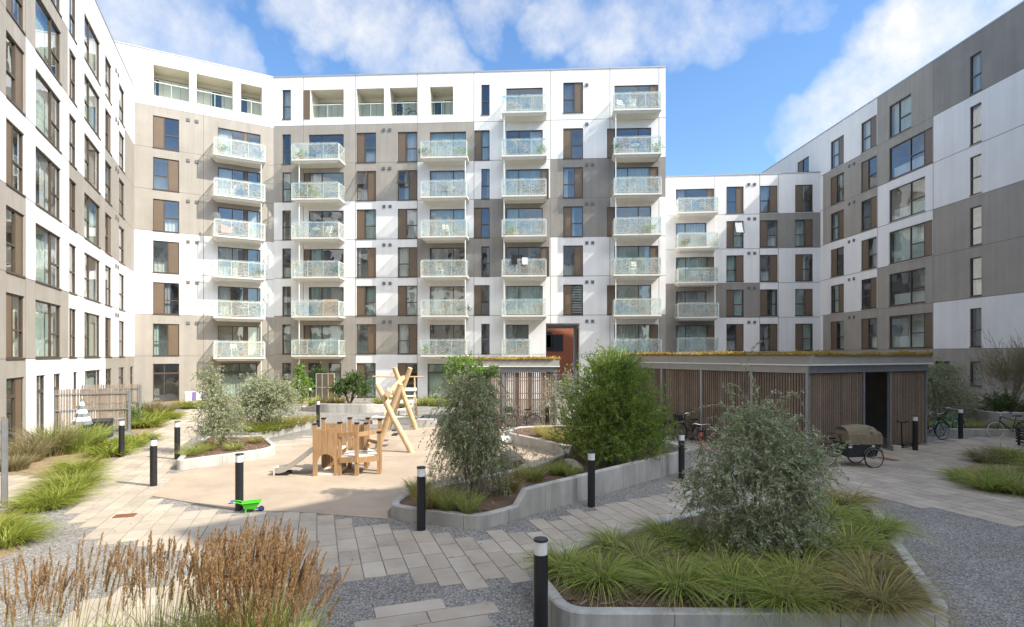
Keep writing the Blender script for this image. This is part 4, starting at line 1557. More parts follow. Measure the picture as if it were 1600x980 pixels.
def shrub(name, label, cat, base, blobs, n_twigs, twig=(.35, .8), droop=.5, up=.2, leaf=(.05, .009), leaves=16, mats=('silver_leaf', 'grey_bark'),
          seed=1, stems=5, group=None, shell=(.35, 1.0), rand=.35, sprigs=0, stem_r=.025, spread=.6, hi_mat=None, clear=0.0, loc_w=.003):
    """blobs: (dx, dy, z, rx, ry, rz, weight) ellipsoids that make up the crown, relative to base"""
    rr = np.random.default_rng(seed)
    root = thing(name, label, cat, base, 0, group)
    # limbs
    tr = MB()
    pr_ = random.Random(seed)
    for k in range(stems):
        b = blobs[k % len(blobs)]
        a = pr_.random() * 6.28
        tip = Vector((b[0] + math.cos(a) * b[3] * .45, b[1] + math.sin(a) * b[4] * .45, b[2] + b[5] * pr_.uniform(.1, .7)))
        r0 = Vector((pr_.uniform(-.06, .06), pr_.uniform(-.06, .06), -.05)) if stems > 1 else Vector((0, 0, -.05))
        pts = []
        for i in range(7):
            t = i / 6
            p = r0.lerp(tip, t) + Vector((math.sin(t * 4 + k) * .05, math.cos(t * 5 + k) * .05, 0)) * (b[3])
            p.z = r0.z + (tip.z - r0.z) * (t ** .85)
            pts.append(p)
        tr.tube(pts, [stem_r * (1 - .8 * i / 6) for i in range(7)], 6)
        for j in range(4):
            i0 = pr_.randint(2, 5)
            d = Vector((pr_.uniform(-1, 1), pr_.uniform(-1, 1), pr_.uniform(.1, .8))) * b[3] * .7
            tr.tube([pts[i0], pts[i0] + d * .5 + Vector((0, 0, .04)), pts[i0] + d], [stem_r * .45, stem_r * .3, stem_r * .12], 5)
    tr.build('trunk', M[mats[1]], root, smooth=True)
    # twigs
    wts = np.array([b[6] for b in blobs], float); wts /= wts.sum()
    which = rr.choice(len(blobs), n_twigs, p=wts)
    B = np.array([b[:6] for b in blobs])[which]
    dirn = rr.normal(size=(n_twigs, 3)); dirn /= np.linalg.norm(dirn, axis=1)[:, None]
    rad = rr.uniform(shell[0] ** 2, shell[1] ** 2, n_twigs) ** .5
    # keep clumps: pull toward a number of clump directions
    K = max(10, n_twigs // 45)
    cd = rr.normal(size=(K, 3)); cd /= np.linalg.norm(cd, axis=1)[:, None]
    pick = rr.integers(0, K, n_twigs)
    crad = rr.uniform(.62, 1.22, K)
    mix = rr.uniform(.25, .95, n_twigs)[:, None]
    dirn = dirn * (1 - mix * .62) + cd[pick] * mix * .62
    dirn /= np.linalg.norm(dirn, axis=1)[:, None]
    rad = rad * crad[pick]
    tl = rr.uniform(*twig, n_twigs)
    end0 = B[:, :3] + dirn * B[:, 3:6] * rad[:, None]
    d = dirn * spread + rr.normal(size=(n_twigs, 3)) * rand + np.array([0, 0, up])
    d /= np.linalg.norm(d, axis=1)[:, None]
    start = end0 - d * (tl * .6)[:, None]
    if sprigs:      # a few long shoots poking out of the crown
        tl[:sprigs] *= rr.uniform(1.4, 2.0, sprigs)
        d[:sprigs, 2] = np.abs(d[:sprigs, 2]) + .5
        d[:sprigs] /= np.linalg.norm(d[:sprigs], axis=1)[:, None]
    dr = droop * rr.uniform(.5, 1.4, n_twigs)

    def at(t, idx=slice(None)):
        p = start[idx] + d[idx] * (tl[idx] * t)[:, None]
        p[:, 2] -= dr[idx] * tl[idx] * t ** 2
        return p
    V, MI = [], []
    ts = [0, .35, .7, 1.0]
    for i in range(3):
        q = twig_strips(at(np.full(n_twigs, ts[i])), at(np.full(n_twigs, ts[i + 1])), np.full(n_twigs, loc_w), rr)
        V.append(q); MI.append(np.ones(len(q) // 4, int))
    idx = np.repeat(np.arange(n_twigs), leaves)
    t = rr.uniform(.12, 1.02, len(idx))
    p = at(t, idx)
    tg = d[idx].copy(); tg[:, 2] -= 2 * dr[idx] * t; tg /= np.linalg.norm(tg, axis=1)[:, None]
    ld = tg * .75 + rr.normal(size=(len(idx), 3)) * .55
    ld /= np.linalg.norm(ld, axis=1)[:, None]
    L = leaf[0] * rr.uniform(.6, 1.25, len(idx)); Wd = leaf[1] * rr.uniform(.7, 1.2, len(idx))
    keep = p[:, 2] > clear
    p, ld, L, Wd, idx = p[keep], ld[keep], L[keep], Wd[keep], idx[keep]
    V.append(leaf_quads(p, ld, L, Wd, rr))
    if hi_mat:
        lm = np.where(rr.random(len(idx)) < hi_mat[1] * np.clip((p[:, 2] - hi_mat[2]) / .6, 0, 1) if len(hi_mat) > 2 else rr.random(len(idx)) < hi_mat[1], 2, 0)
    else:
        lm = np.zeros(len(idx), int)
    MI.append(lm)
    V = np.concatenate(V); MI = np.concatenate(MI)
    ms = [M[mats[0]], M[mats[1]]] + ([M[hi_mat[0]]] if hi_mat else [])
    np_mesh('crown', V, np.arange(len(V)).reshape(-1, 4), ms, MI, root)
    return root


def ribbons(base, d0, L, w, curl, rr, seg=4):
    """grass blades: start points, unit directions, lengths; they bow over by curl"""
    n = len(base)
    side = np.cross(d0, np.array([0, 0, 1.0]))
    side += rr.normal(size=(n, 3)) * .25
    side /= np.linalg.norm(side, axis=1)[:, None] + 1e-9
    hor = d0.copy(); hor[:, 2] = 0
    hor /= np.linalg.norm(hor, axis=1)[:, None] + 1e-9
    rows = []
    for i in range(seg + 1):
        t = i / seg
        p = base + d0 * (L * t)[:, None] + hor * (curl * L * t * t * .55)[:, None]
        p[:, 2] -= curl * L * t ** 2.2 * .62
        ww = w * (1 - .85 * t ** 1.5)
        rows.append((p - side * ww[:, None], p + side * ww[:, None]))
    A = np.stack([np.stack(r, 1) for r in rows], 1)      # n, seg+1, 2, 3
    V = A.reshape(-1, 3)
    k = (seg + 1) * 2
    b = (np.arange(n) * k)[:, None, None]
    f = np.array([[2 * i, 2 * i + 1, 2 * i + 3, 2 * i + 2] for i in range(seg)])[None]
    return V, (b + f).reshape(-1, 4)


def tuft_mesh(n, r, L, w, curl, seed, lean=(.25, .95), zmin=-.02):
    rr = np.random.default_rng(seed)
    a = rr.uniform(0, 6.283, n); q = r * np.sqrt(rr.random(n))
    base = np.stack([np.cos(a) * q, np.sin(a) * q, np.full(n, zmin)], 1)
    a2 = a + rr.normal(0, .6, n)
    ln = rr.uniform(lean[0], lean[1], n)
    d = np.stack([np.cos(a2) * ln, np.sin(a2) * ln, np.ones(n)], 1)
    d /= np.linalg.norm(d, axis=1)[:, None]
    LL = L * rr.uniform(.55, 1.15, n)
    return ribbons(base, d, LL, np.full(n, w) * rr.uniform(.6, 1.2, n), curl * rr.uniform(.4, 1.4, n), rr)


TUFT = {}


def tuft(label, loc, L, kind='sedge', n=420, r=.10, w=.0042, curl=.75, seed=1, group=None, scale=1.0, rz=0.0, name='grass_tuft', lean=(.25, .95), dead=.0):
    key = (kind, n, r, L, w, curl, lean, seed % 3, dead)
    if key not in TUFT:
        V, Fc = tuft_mesh(n, r, L, w, curl, seed % 3 + int(L * 100), lean)
        mi = (np.random.default_rng(3).random(n) < dead).astype(int).repeat(4)
        o = np_mesh(name, V, Fc, [M[kind], M['dry_blade']], mi)
        TUFT[key] = o
        first = True
    else:
        o = TUFT[key].copy(); link(o); first = False
    o.name = name
    o.location, o.rotation_euler, o.scale = loc, (0, 0, rz), (scale,) * 3
    return tag(o, label, 'grass', group)


# --- the near right planter: sedge tufts one can count
GR = 'sedge tufts in the near right planter'


def at(x, y, z):
    p = G(x, y, z)
    return (p.x, p.y, z)


near = [((938, 912), .50, 'sedge', .0, 'bright green sedge tuft at the left end of the near right planter'),
        ((885, 893), .44, 'sedge', .1, 'sedge tuft in the far left corner of the near right planter'),
        ((1058, 925), .56, 'sedge', .1, 'large dense green sedge tuft at the middle of the near planter front'),
        ((1003, 880), .42, 'sedge', .45, 'straw flecked sedge tuft behind the two largest front tufts'),
        ((1150, 930), .50, 'sedge', .12, 'green sedge tuft with orange blades in front of the silver shrub'),
        ((1225, 945), .56, 'sedge', .08, 'dark green arching sedge tuft at the planter front, right of the silver shrub'),
        ((1300, 948), .50, 'sedge_gold', .3, 'golden sedge tuft drooping over the front kerb of the near planter'),
        ((1375, 948), .55, 'sedge_gold', .4, 'yellowed sedge tuft spilling over the near right corner of the planter'),
        ((1355, 905), .50, 'sedge_gold', .5, 'straw coloured sedge tuft near the right kerb of the planter'),
        ((1330, 860), .52, 'sedge', .1, 'green sedge tuft along the right kerb, halfway back'),
        ((1300, 815), .50, 'sedge', .05, 'fine green sedge tuft at the back right of the near planter'),
        ((1275, 870), .50, 'sedge', .05, 'sedge tuft tucked against the right foot of the silver shrub'),
        ((1368, 835), .46, 'sedge', .05, 'sedge tuft hanging over the back part of the right kerb'),
        ((1045, 845), .46, 'sedge', .1, 'dark green sedge tuft at the back kerb, left of the silver shrub'),
        ((1100, 860), .50, 'sedge', .05, 'sedge tuft under the left side of the silver shrub'),
        ((960, 858), .42, 'sedge', .3, 'pale sedge tuft at the back left kerb of the near planter'),
        ((1320, 790), .45, 'sedge_gold', .2, 'yellow green sedge tuft at the farthest corner of the near planter'),
        ((1245, 910), .46, 'sedge', .1, 'low sedge tuft in the shadow before the silver shrub'),
        ((1130, 900), .40, 'sedge', .5, 'half dry sedge tuft close to the silver shrub trunk')]
for i, ((x, y), L, kind, dead, lab) in enumerate(near):
    tuft(lab, at(x, y, zR), L * 1.32, kind, n=620, r=.13, w=.0078, curl=.95, seed=i, group=GR, rz=i * 1.3, scale=pr.uniform(.92, 1.1), dead=dead)

# --- silver weeping shrub of the near planter
shrub('silver_shrub', 'large silvery grey weeping shrub in the near right planter', 'shrub', at(1180, 862, zR),
      [(0, 0, 1.45, .85, .85, .72, 1.0), (-.66, 0, 1.05, .42, .6, .5, .4), (.62, 0, 1.5, .48, .5, .38, .35), (.02, 0, 2.02, .5, .5, .34, .35), (.28, -.25, .5, .62, .5, .42, .4), (-.25, -.2, .5, .5, .5, .4, .35), (.7, .1, .9, .4, .5, .4, .25)],
      1000, (.35, .95), .55, .3, (.06, .0086), 40, seed=21, stems=7, sprigs=110, hi_mat=('silver_light', .38), stem_r=.03, shell=(.3, 1.12), clear=-.05)

# --- feather reed grass in the near left corner
def reed(label, loc, n, Hh, r, seed, lean, green, first=None, dens=130):
    root = thing('feather_reed_grass', label, 'ornamental grass', loc, 0, 'feather reed grasses in the near left corner')
    rr = np.random.default_rng(seed)
    a = rr.uniform(0, 6.283, n); q = r * np.sqrt(rr.random(n))
    base = np.stack([np.cos(a) * q, np.sin(a) * q * .8, np.zeros(n)], 1)
    ln = rr.uniform(.02, lean, n); a2 = a + rr.normal(0, .5, n)
    d = np.stack([np.cos(a2) * ln + .06, np.sin(a2) * ln, np.ones(n)], 1); d /= np.linalg.norm(d, axis=1)[:, None]
    L = Hh * rr.uniform(.72, 1.06, n)
    curl = rr.uniform(.0, .16, n)
    V, Fc = ribbons(base, d, L, np.full(n, .0036), curl, rr, 4)
    np_mesh('stems', V, Fc, M['reed_stem'], parent=root)['kind'] = 'stuff'
    # plumes: spindles of small chaffy scales along the top of every stem
    k = dens
    hor = d.copy(); hor[:, 2] = 0; hor /= np.linalg.norm(hor, axis=1)[:, None] + 1e-9
    idx = np.repeat(np.arange(n), k)
    pl = .27 * rr.uniform(.7, 1.25, n)
    t0 = 1 - pl / L
    u = rr.random(len(idx))
    t = t0[idx] + u * (1.02 - t0[idx])
    p = base[idx] + d[idx] * (L[idx] * t)[:, None] + hor[idx] * (curl[idx] * L[idx] * t * t * .55)[:, None]
    p[:, 2] -= curl[idx] * L[idx] * t ** 2.2 * .62
    fat = .0095 * np.sin(np.pi * np.clip(u * .9 + .08, 0, 1)) ** .8
    p += rr.normal(size=p.shape) * fat[:, None] * .5
    dd = d[idx] + rr.normal(size=p.shape) * .22; dd /= np.linalg.norm(dd, axis=1)[:, None]
    V = leaf_quads(p, dd, np.full(len(idx), .032) * rr.uniform(.6, 1.2, len(idx)), np.full(len(idx), .0032), rr)
    np_mesh('plumes', V, np.arange(len(V)).reshape(-1, 4), M['plume'], parent=root)['kind'] = 'stuff'
    V, Fc = tuft_mesh(green, r * .9, Hh * .66, .006, .35, seed + 5, (.05, .4))
    np_mesh('leaves', V, Fc, M['sedge'], parent=root)['kind'] = 'stuff'


reed('thick clump of brown feather reed grass, densest of the near left corner', (-2.75, 5.75, 0), 260, 1.44, .42, 31, .16, 900)
reed('brown feather reed grass clump leaning right over the gravel', (-2.35, 5.6, 0), 120, 1.30, .3, 32, .36, 700)
reed('brown feather reed clump on the left side of the dense one', (-3.6, 5.9, 0), 95, 1.46, .4, 33, .12, 300)
reed('thin dark feather reed stems at the bottom left of the picture', (-4.5, 5.75, 0), 60, 1.38, .42, 34, .16, 50)
reed('sparse short feather reed grass at the very left bottom corner', (-5.2, 5.9, 0), 40, 1.12, .4, 35, .2, 30)
reed('tall upright feather reed grass behind the dense clump', (-2.9, 6.35, 0), 100, 1.42, .35, 36, .12, 160)

# --- centre planter
shrub('silver_tree', 'silvery weeping pear tree with a leaning trunk in the middle planter', 'tree', at(737, 776, zC),
      [(-.02, 0, 2.35, .72, .7, .55, 1.0), (.05, 0, 1.65, .8, .75, .7, 1.1), (.15, 0, 1.0, .75, .7, .6, .8), (-.35, 0, 1.5, .5, .5, .6, .5), (.4, -.1, 1.2, .5, .5, .7, .5)],
      820, (.35, .85), 1.0, .05, (.075, .0115), 24, seed=22, stems=5, sprigs=25, stem_r=.035, shell=(.45, 1.12), hi_mat=('silver_light', .14), clear=.12)
shrub('vine_top', 'bright lime green shoots at the crown of the silvery weeping tree', 'shrub', (at(737, 776, zC)[0] - .12, at(737, 776, zC)[1] + .25, zC),
      [(-.15, 0, 2.85, .55, .4, .32, 1.0), (.35, 0, 2.72, .4, .35, .2, .6)], 130, (.3, .6), .3, .5, (.07, .014), 18,
      mats=('vine_leaf', 'bark'), seed=23, stems=3, rand=.5, stem_r=.02)
shrub('willow_bush', 'big rounded bright green willow bush in the middle planter', 'shrub', at(955, 727, zC),
      [(.05, 0, 1.45, 1.55, 1.4, 1.05, 1.2), (0, 0, 2.15, 1.3, 1.2, .9, 1.0), (-.75, 0, 1.1, .9, .9, .9, .5), (.85, 0, 1.0, .9, .9, .9, .5), (.05, 0, 2.75, .85, .8, .5, .4), (.1, -.4, .7, 1.4, 1.1, .6, .6)],
      2500, (.35, .8), .12, .6, (.08, .0115), 26, mats=('willow_leaf', 'bark'), seed=24, stems=9, sprigs=60, rand=.3, shell=(.35, 1.0), hi_mat=('vine_leaf', .25, 1.6), clear=0)
GC = 'grass tufts in the middle planter'
mid = [((668, 795), .62, 'olive feather grass tuft at the left rounded end of the middle planter'), ((700, 797), .55, 'olive grass tuft beside the black bollard of the middle planter'),
       ((733, 802), .60, 'fine grass tuft at the front of the middle planter, under the silvery tree'), ((795, 770), .60, 'tall grass tuft right of the silvery tree'),
       ((835, 752), .55, 'grass tuft between silvery tree and green willow, in front'), ((870, 742), .55, 'grass tuft at the left foot of the green willow bush'),
       ((815, 748), .45, 'small grass tuft behind, between silvery tree and willow'), ((655, 775), .5, 'grass tuft at the play side of the middle planter'),
       ((893, 745), .42, 'low grass tuft just behind the bollard right of centre')]
for i, ((x, y), L, lab) in enumerate(mid):
    tuft(lab, at(x, y, zC), L, 'sedge' if i % 3 else 'sedge_gold', n=360, r=.14, w=.007, curl=.4, seed=i, group=GC, rz=i, lean=(.1, .6), dead=.3, scale=pr.uniform(.9, 1.1))


def seedheads(label, loc, n, r, Hh, seed, group):
    rr = np.random.default_rng(seed)
    root = thing('flowering_plant', label, 'flower', loc, 0, group)
    a = rr.uniform(0, 6.283, n); q = r * np.sqrt(rr.random(n))
    base = np.stack([np.cos(a) * q, np.sin(a) * q, np.zeros(n)], 1)
    d = np.stack([rr.normal(0, .2, n), rr.normal(0, .2, n), np.ones(n)], 1); d /= np.linalg.norm(d, axis=1)[:, None]
    L = Hh * rr.uniform(.6, 1.1, n)
    V, Fc = ribbons(base, d, L, np.full(n, .003), np.full(n, .1), rr, 3)
    np_mesh('stems', V, Fc, M['reed_stem'], parent=root)['kind'] = 'stuff'
    idx = np.repeat(np.arange(n), 22)
    p = base[idx] + d[idx] * L[idx][:, None] + rr.normal(size=(len(idx), 3)) * .028 - np.array([0, 0, .03])
    dd = rr.normal(size=p.shape); dd /= np.linalg.norm(dd, axis=1)[:, None]
    V = leaf_quads(p, dd, np.full(len(idx), .03), np.full(len(idx), .01), rr)
    np_mesh('flower_heads', V, np.arange(len(V)).reshape(-1, 4), M['flower'], parent=root)['kind'] = 'stuff'


GF = 'faded perennials of the middle planter'
seedheads('faded pinkish perennial stems left of the silvery tree', at(690, 782, zC), 60, .42, .72, 41, GF)
seedheads('faded perennial seed heads in the gap between silvery tree and willow', at(835, 738, zC), 70, .7, .62, 42, GF)
# --- planter behind the play area
for i, ((x, y), L, lab) in enumerate([((862, 690), .75, 'yellow green grass tuft in the planter behind the play area, left of the willow'),
                                      ((885, 694), .65, 'lower yellow green grass tuft touching the willow bush'), ((848, 682), .6, 'grass tuft at the left of the planter behind the play area'), ((905, 688), .7, 'grass tuft deep behind the willow bush')]):
    tuft(lab, at(x, y, zD), L, 'sedge_gold', n=420, r=.2, w=.006, curl=.35, seed=i, group='grass tufts in the planter behind the play area', rz=i, lean=(.1, .6))
shrub('pale_shrub', 'pale silver feathery shrub sticking out behind the left side of the willow bush', 'shrub', at(880, 672, 0),
      [(0, 0, 1.6, .8, .6, 1.0, 1.0), (-.5, 0, 1.1, .6, .5, .6, .5), (.3, 0, 2.2, .5, .4, .6, .4)], 170, (.4, .9), .3, .5, (.08, .014), 12, mats=('silver_light', 'grey_bark'), seed=25, stems=5, sprigs=30)

# --- left planters
shrub('silver_shrub', 'ragged silvery shrub in the rounded planter left of the play area', 'shrub', at(345, 698, zL),
      [(0, 0, .75, .95, .8, .6, 1.0), (-.25, 0, 1.6, .6, .6, .7, .8), (.25, 0, 1.3, .6, .6, .6, .5), (-.35, 0, 2.35, .45, .4, .45, .35)],
      640, (.35, .8), .5, .3, (.075, .012), 18, seed=26, stems=6, sprigs=40, hi_mat=('silver_light', .3), shell=(.3, 1.0))
shrub('silver_bush', 'broad dense silvery bush in the planter beside the path', 'shrub', at(418, 672, zK),
      [(0, 0, 1.15, 1.45, 1.3, .85, 1.2), (-.4, 0, 1.8, .9, .9, .7, .6), (.5, 0, 1.6, .9, .9, .7, .6), (-.8, 0, .9, .8, .8, .7, .4)],
      1250, (.35, .8), .5, .3, (.085, .013), 18, seed=27, stems=8, sprigs=25, hi_mat=('silver_light', .4), shell=(.35, 1.0))
for i, ((x, y), L, lab) in enumerate([((308, 708), .55, 'green grass tuft at the left end of the rounded planter'), ((325, 703), .5, 'grass tuft at the foot of the ragged silvery shrub'),
                                      ((365, 703), .4, 'grass tuft right of the ragged silvery shrub'), ((400, 692), .42, 'orange tinted grass tuft at the right end of the rounded planter'),
                                      ((296, 712), .4, 'low grass tuft by the kerb of the rounded planter')]):
    tuft(lab, at(x, y, zL), L, 'sedge_gold' if i in (3, 1) else 'sedge', n=320, r=.16, w=.006, curl=.6, seed=i, group='grass tufts in the rounded left planter', rz=i, dead=.2)
for i, ((x, y), L, lab) in enumerate([((425, 672), .6, 'yellow grass tuft at the foot of the broad silvery bush'), ((445, 668), .6, 'golden grass tuft along the kerb beside the broad silvery bush'),
                                      ((462, 664), .55, 'golden brown grass tuft near the right end of that planter'), ((476, 660), .5, 'rust tinged grass tuft at the far right end of that planter'),
                                      ((404, 676), .6, 'yellow grass tuft at the near left end of the broad bush planter')]):
    tuft(lab, at(x, y, zK), L, 'lime_blade' if i in (0, 4) else 'sedge_gold', n=420, r=.3, w=.008, curl=.6, seed=i, group='grass tufts in the path side planter', rz=i, scale=1.25)

# --- beds on the left
GL = 'grass clumps of the left beds'
left = [((112, 765), .85, 'lime_blade', 'large lime green grass clump overhanging the left path'), ((88, 785), .7, 'lime_blade', 'lime green grass clump at the near end of the long clump row'),
        ((122, 738), .7, 'lime_blade', 'yellow green grass clump at the far end of the long clump row'), ((66, 795), .55, 'lime_blade', 'thin trailing lime grass at the terrace paving edge'),
        ((8, 850), .62, 'lime_blade', 'lime green grass clump cut by the left picture edge'), ((-14, 835), .62, 'lime_blade', 'lime grass clump just past the left picture edge'),
        ((45, 722), 1.0, 'dry_blade', 'feathery pale grass clump in front of the nearest terrace door'), ((78, 712), 1.05, 'dry_blade', 'feathery grass clump left of the closed parasol'),
        ((112, 708), .95, 'sedge', 'dark feathery grass clump under the closed parasol'), ((135, 702), .85, 'sedge', 'green feathery grass clump next to the black storage box'),
        ((20, 735), .6, 'dry_blade', 'small dry grass clump by the terrace fence post'),
        ((172, 712), .5, 'lime_blade', 'low yellow green mat of grass left of the bollard'), ((196, 700), .5, 'lime_blade', 'low yellow green grass behind the bollard'),
        ((165, 700), .45, 'lime_blade', 'low yellow green grass near the teal toy'), ((218, 690), .45, 'lime_blade', 'last yellow green grass of the low mat, by the gravel'),
        ((226, 668), .75, 'lime_blade', 'yellow green grass clump by the end of the slatted fence'), ((244, 656), .75, 'lime_blade', 'yellow green grass clump beyond the slatted fence'),
        ((232, 648), .8, 'dry_blade', 'feathery grass clump beyond the slatted fence'), ((256, 648), .7, 'dry_blade', 'feathery grass before the open terrace door'),
        ((262, 655), .5, 'lime_blade', 'small yellow green grass clump at the gravel edge'),
        ((300, 638), .6, 'lime_blade', 'yellow grass clump before the laundry rack'), ((322, 638), .6, 'lime_blade', 'yellow grass clump right of the laundry rack'), ((285, 638), .5, 'sedge_gold', 'low grass left of the laundry rack')]
for i, ((x, y), L, kind, lab) in enumerate(left):
    p = at(x, y, 0)
    k = 1.0 if y > 720 else 1.3
    tuft(lab, p, L, kind, n=900 if y > 720 else 600, r=.32, w=.0085 if y > 720 else .012, curl=.85 if kind == 'lime_blade' else .5, seed=i, group=GL, rz=i,
         lean=(.2, 1.0) if kind == 'lime_blade' else (.05, .5), scale=k)
shrub('hedge_shrub', 'small olive shrub squeezed between the two slatted fences', 'shrub', at(203, 668, 0),
      [(0, 0, .6, .6, .6, .6, 1)], 160, (.3, .6), .4, .4, (.08, .016), 14, mats=('dark_leaf', 'bark'), seed=51, stems=4, hi_mat=('vine_leaf', .4))

# --- back planter and facade foot
shrub('small_tree', 'small dark green spreading tree in front of the main block ground floor', 'tree', (-9.7, 34.0, zB),
      [(0, 0, 1.35, 1.25, 1.0, .55, 1.0), (.3, 0, 1.8, .7, .7, .4, .4), (-.6, 0, 1.1, .6, .6, .4, .4), (.7, 0, 1.1, .6, .6, .4, .4)],
      620, (.3, .6), .3, .2, (.11, .03), 12, mats=('dark_leaf', 'bark'), seed=28, stems=6, shell=(.3, 1.0), stem_r=.04)
shrub('climber', 'bright green climbing plant on the drain pipe of the main block', 'climbing plant', (-14.1, 38.0, 0),
      [(0, 0, 1.2, .75, .5, .9, 1.0), (-.1, 0, 2.1, .4, .3, .6, .4)], 300, (.3, .6), .4, .2, (.13, .04), 10, mats=('vine_leaf', 'bark'), seed=29, stems=4, shell=(.2, 1))
shrub('dark_climber', 'dark leafy creeper beside the wooden screen of the main block', 'climbing plant', (-13.6, 40.2, 0),
      [(0, 0, 1.6, .7, .5, 1.0, 1.0)], 200, (.3, .6), .4, .2, (.13, .04), 10, mats=('dark_leaf', 'bark'), seed=30, stems=4, shell=(.2, 1))
bl = [((-11.9, 34.6, zB), .8, 'sedge', 'green plants at the left end of the bow fronted planter'), ((-11.2, 34.2, zB), .75, 'sedge_gold', 'yellowish plants behind the left kerb of the bow fronted planter'),
      ((-10.8, 35.4, zB), .8, 'sedge_gold', 'yellowish plants below the wooden screen'), ((-8.9, 33.4, zB), .5, 'sedge_gold', 'straw plants under the small dark tree'),
      ((-7.9, 34.4, zB), .9, 'lime_blade', 'bright plants right of the small dark tree'), ((-7.2, 34.6, zB), 1.0, 'lime_blade', 'bright tall plants behind the crossed logs'),
      ((-6.7, 34.2, zB), .8, 'sedge', 'green plants at the right end of the bow fronted planter'), ((-7.4, 35.8, zB), 1.0, 'sedge', 'tall plants by the ground floor window'),
      ((-4.9, 36.5, 0), 1.0, 'lime_blade', 'bright plants behind the white plank steps'), ((-5.8, 36.8, 0), .9, 'lime_blade', 'bright plants left behind the white plank steps'), ((-4.0, 36.3, 0), .8, 'sedge', 'plants right behind the white plank steps')]
for i, (p, L, kind, lab) in enumerate(bl):
    tuft(lab, p, L, kind, n=300, r=.35, w=.012, curl=.45, seed=i, group='low plants before the main block', rz=i, lean=(.1, .8), name='perennial_clump')

# --- right side
shrub('silver_bush', 'dark silvery bush beside the slatted shed, behind the tall black bollard', 'shrub', (19.6, 26.2, zQ),
      [(0, 0, 1.5, 1.75, 1.3, 1.1, 1.2), (-.7, 0, 1.9, 1.1, .9, .8, .6), (.7, 0, 1.0, 1.2, 1.0, .8, .5), (.1, 0, 2.45, .95, .8, .5, .4)],
      1300, (.35, .8), .9, .15, (.085, .012), 18, seed=61, stems=7, hi_mat=('silver_light', .14), sprigs=15)
shrub('sparse_tree', 'bare multi stemmed young tree with few yellow leaves at the right wing wall', 'tree', (22.6, 25.8, zU),
      [(0, 0, 1.9, 1.7, 1.0, 1.3, 1.0), (.9, 0, 2.2, .9, .8, 1.0, .5)], 620, (.5, 1.1), .0, .7, (.06, .017), 7, mats=('yellow_leaf', 'grey_bark'), seed=62, stems=12, stem_r=.035, sprigs=60, loc_w=.006, shell=(.25, 1.0))
shrub('low_bush', 'low dark green bush at the foot of the bare young tree', 'shrub', (22.0, 25.6, zU),
      [(0, 0, .4, 1.1, .7, .5, 1.0), (1.5, .2, .2, .9, .6, .3, .5)], 300, (.3, .6), .3, .4, (.09, .02), 14, mats=('dark_leaf', 'bark'), seed=63, stems=5)
for i, ((x, y), L, kind, lab) in enumerate([((1545, 765), .75, 'sedge', 'low bright grass clump at the edge of the right bed'), ((1510, 752), .6, 'sedge', 'left end grass clump of the right bed'),
                                            ((1590, 770), .7, 'sedge', 'grass clump of the right bed cut by the picture edge'), ((1570, 752), .7, 'sedge', 'grass clump at the middle of the right bed'),
                                            ((1570, 718), .8, 'sedge_gold', 'pinkish grass clump below the black bench'), ((1600, 725), .8, 'sedge', 'dark grass clump right below the black bench'),
                                            ((1540, 722), .65, 'dry_blade', 'dry grass clump at the back left of the right bed'), ((1632, 740), .8, 'sedge', 'grass clump just past the right picture edge')]):
    tuft(lab, at(x, y, .02), L, kind, n=520, r=.25, w=.010, curl=.8, seed=i, group='grass clumps of the right bed', rz=i, dead=.1, lean=(.2, .95))
for i, (x, y) in enumerate([(17.4, 24.2), (18.4, 23.8), (19.3, 23.9), (20.4, 23.6), (21.3, 23.5)]):
    tuft(['greyish low plant at the shed end of the right planter', 'greyish low plant under the dark silvery bush', 'grey low plant right behind the tall bollard', 'green low plant behind the front wheel of the dark bicycle', 'green low plant behind the saddle of the dark bicycle'][i],
         (x, y, zQ), .6, 'sedge', n=220, r=.3, w=.009, curl=.6, seed=i, group='low plants in the right planter', rz=i, name='perennial_clump', dead=.2)
# ------------------------------------------------------------------ bollard lights
bo = thing('bollard_light', 'x', 'bollard')
m = MB(); m.lathe([(.082, -.05), (.082, 1.02)], n=20); m.build('post', M['black'], bo, smooth=True)
m = MB(); m.lathe([(.076, 1.021), (.076, 1.17)], n=20); m.build('lamp_shade', M['lamp'], bo, smooth=True)
m = MB(); m.lathe([(.084, 1.171), (.084, 1.19), (.078, 1.198)], n=20); m.build('cap', M['black'], bo, smooth=True)
BG = 'black bollard lights along the paths'
spots = [((845, 1005), 'nearest black bollard light, at the corner of the near right planter'),
         ((240, 760), 'black bollard light casting a shadow across the sunlit left path'),
         ((277, 718), 'black bollard light at the tip of the rounded left planter'),
         ((190, 714), 'black bollard light in front of the slatted terrace fence'),
         ((374, 797), 'black bollard light with the green toy wheelbarrow at its foot'),
         ((497, 667), 'black bollard light standing behind the wooden play tower'),
         ((658, 829), 'black bollard light in front of the silvery tree of the middle planter'),
         ((924, 792), 'black bollard light before the long straight wall of the middle planter'),
         ((1065, 748), 'black bollard light at the right end of the middle planter wall'),
         ((1430, 704), 'black bollard light against the slats of the large shed'),
         ((1501, 686), 'black bollard light in front of the dark silvery bush')]
pts = [(G(x, y), l) for (x, y), l in spots]
pts += [(Vector((-18.6, 35.4, 0)), 'far black bollard light on the left path, half behind the silvery shrub'),
        (Vector((-12.9, 36.4, 0)), 'far black bollard light beside the climbing plant of the main block'),
        (Vector((1.55, 25.0, 0)), 'black bollard light before the right end of the smaller shed')]
for i, (p, l) in enumerate(pts):
    if i == 0:
        bo.location = p; bo['label'] = l; bo['group'] = BG
    else:
        dup(bo, p, i * .7, l, BG)

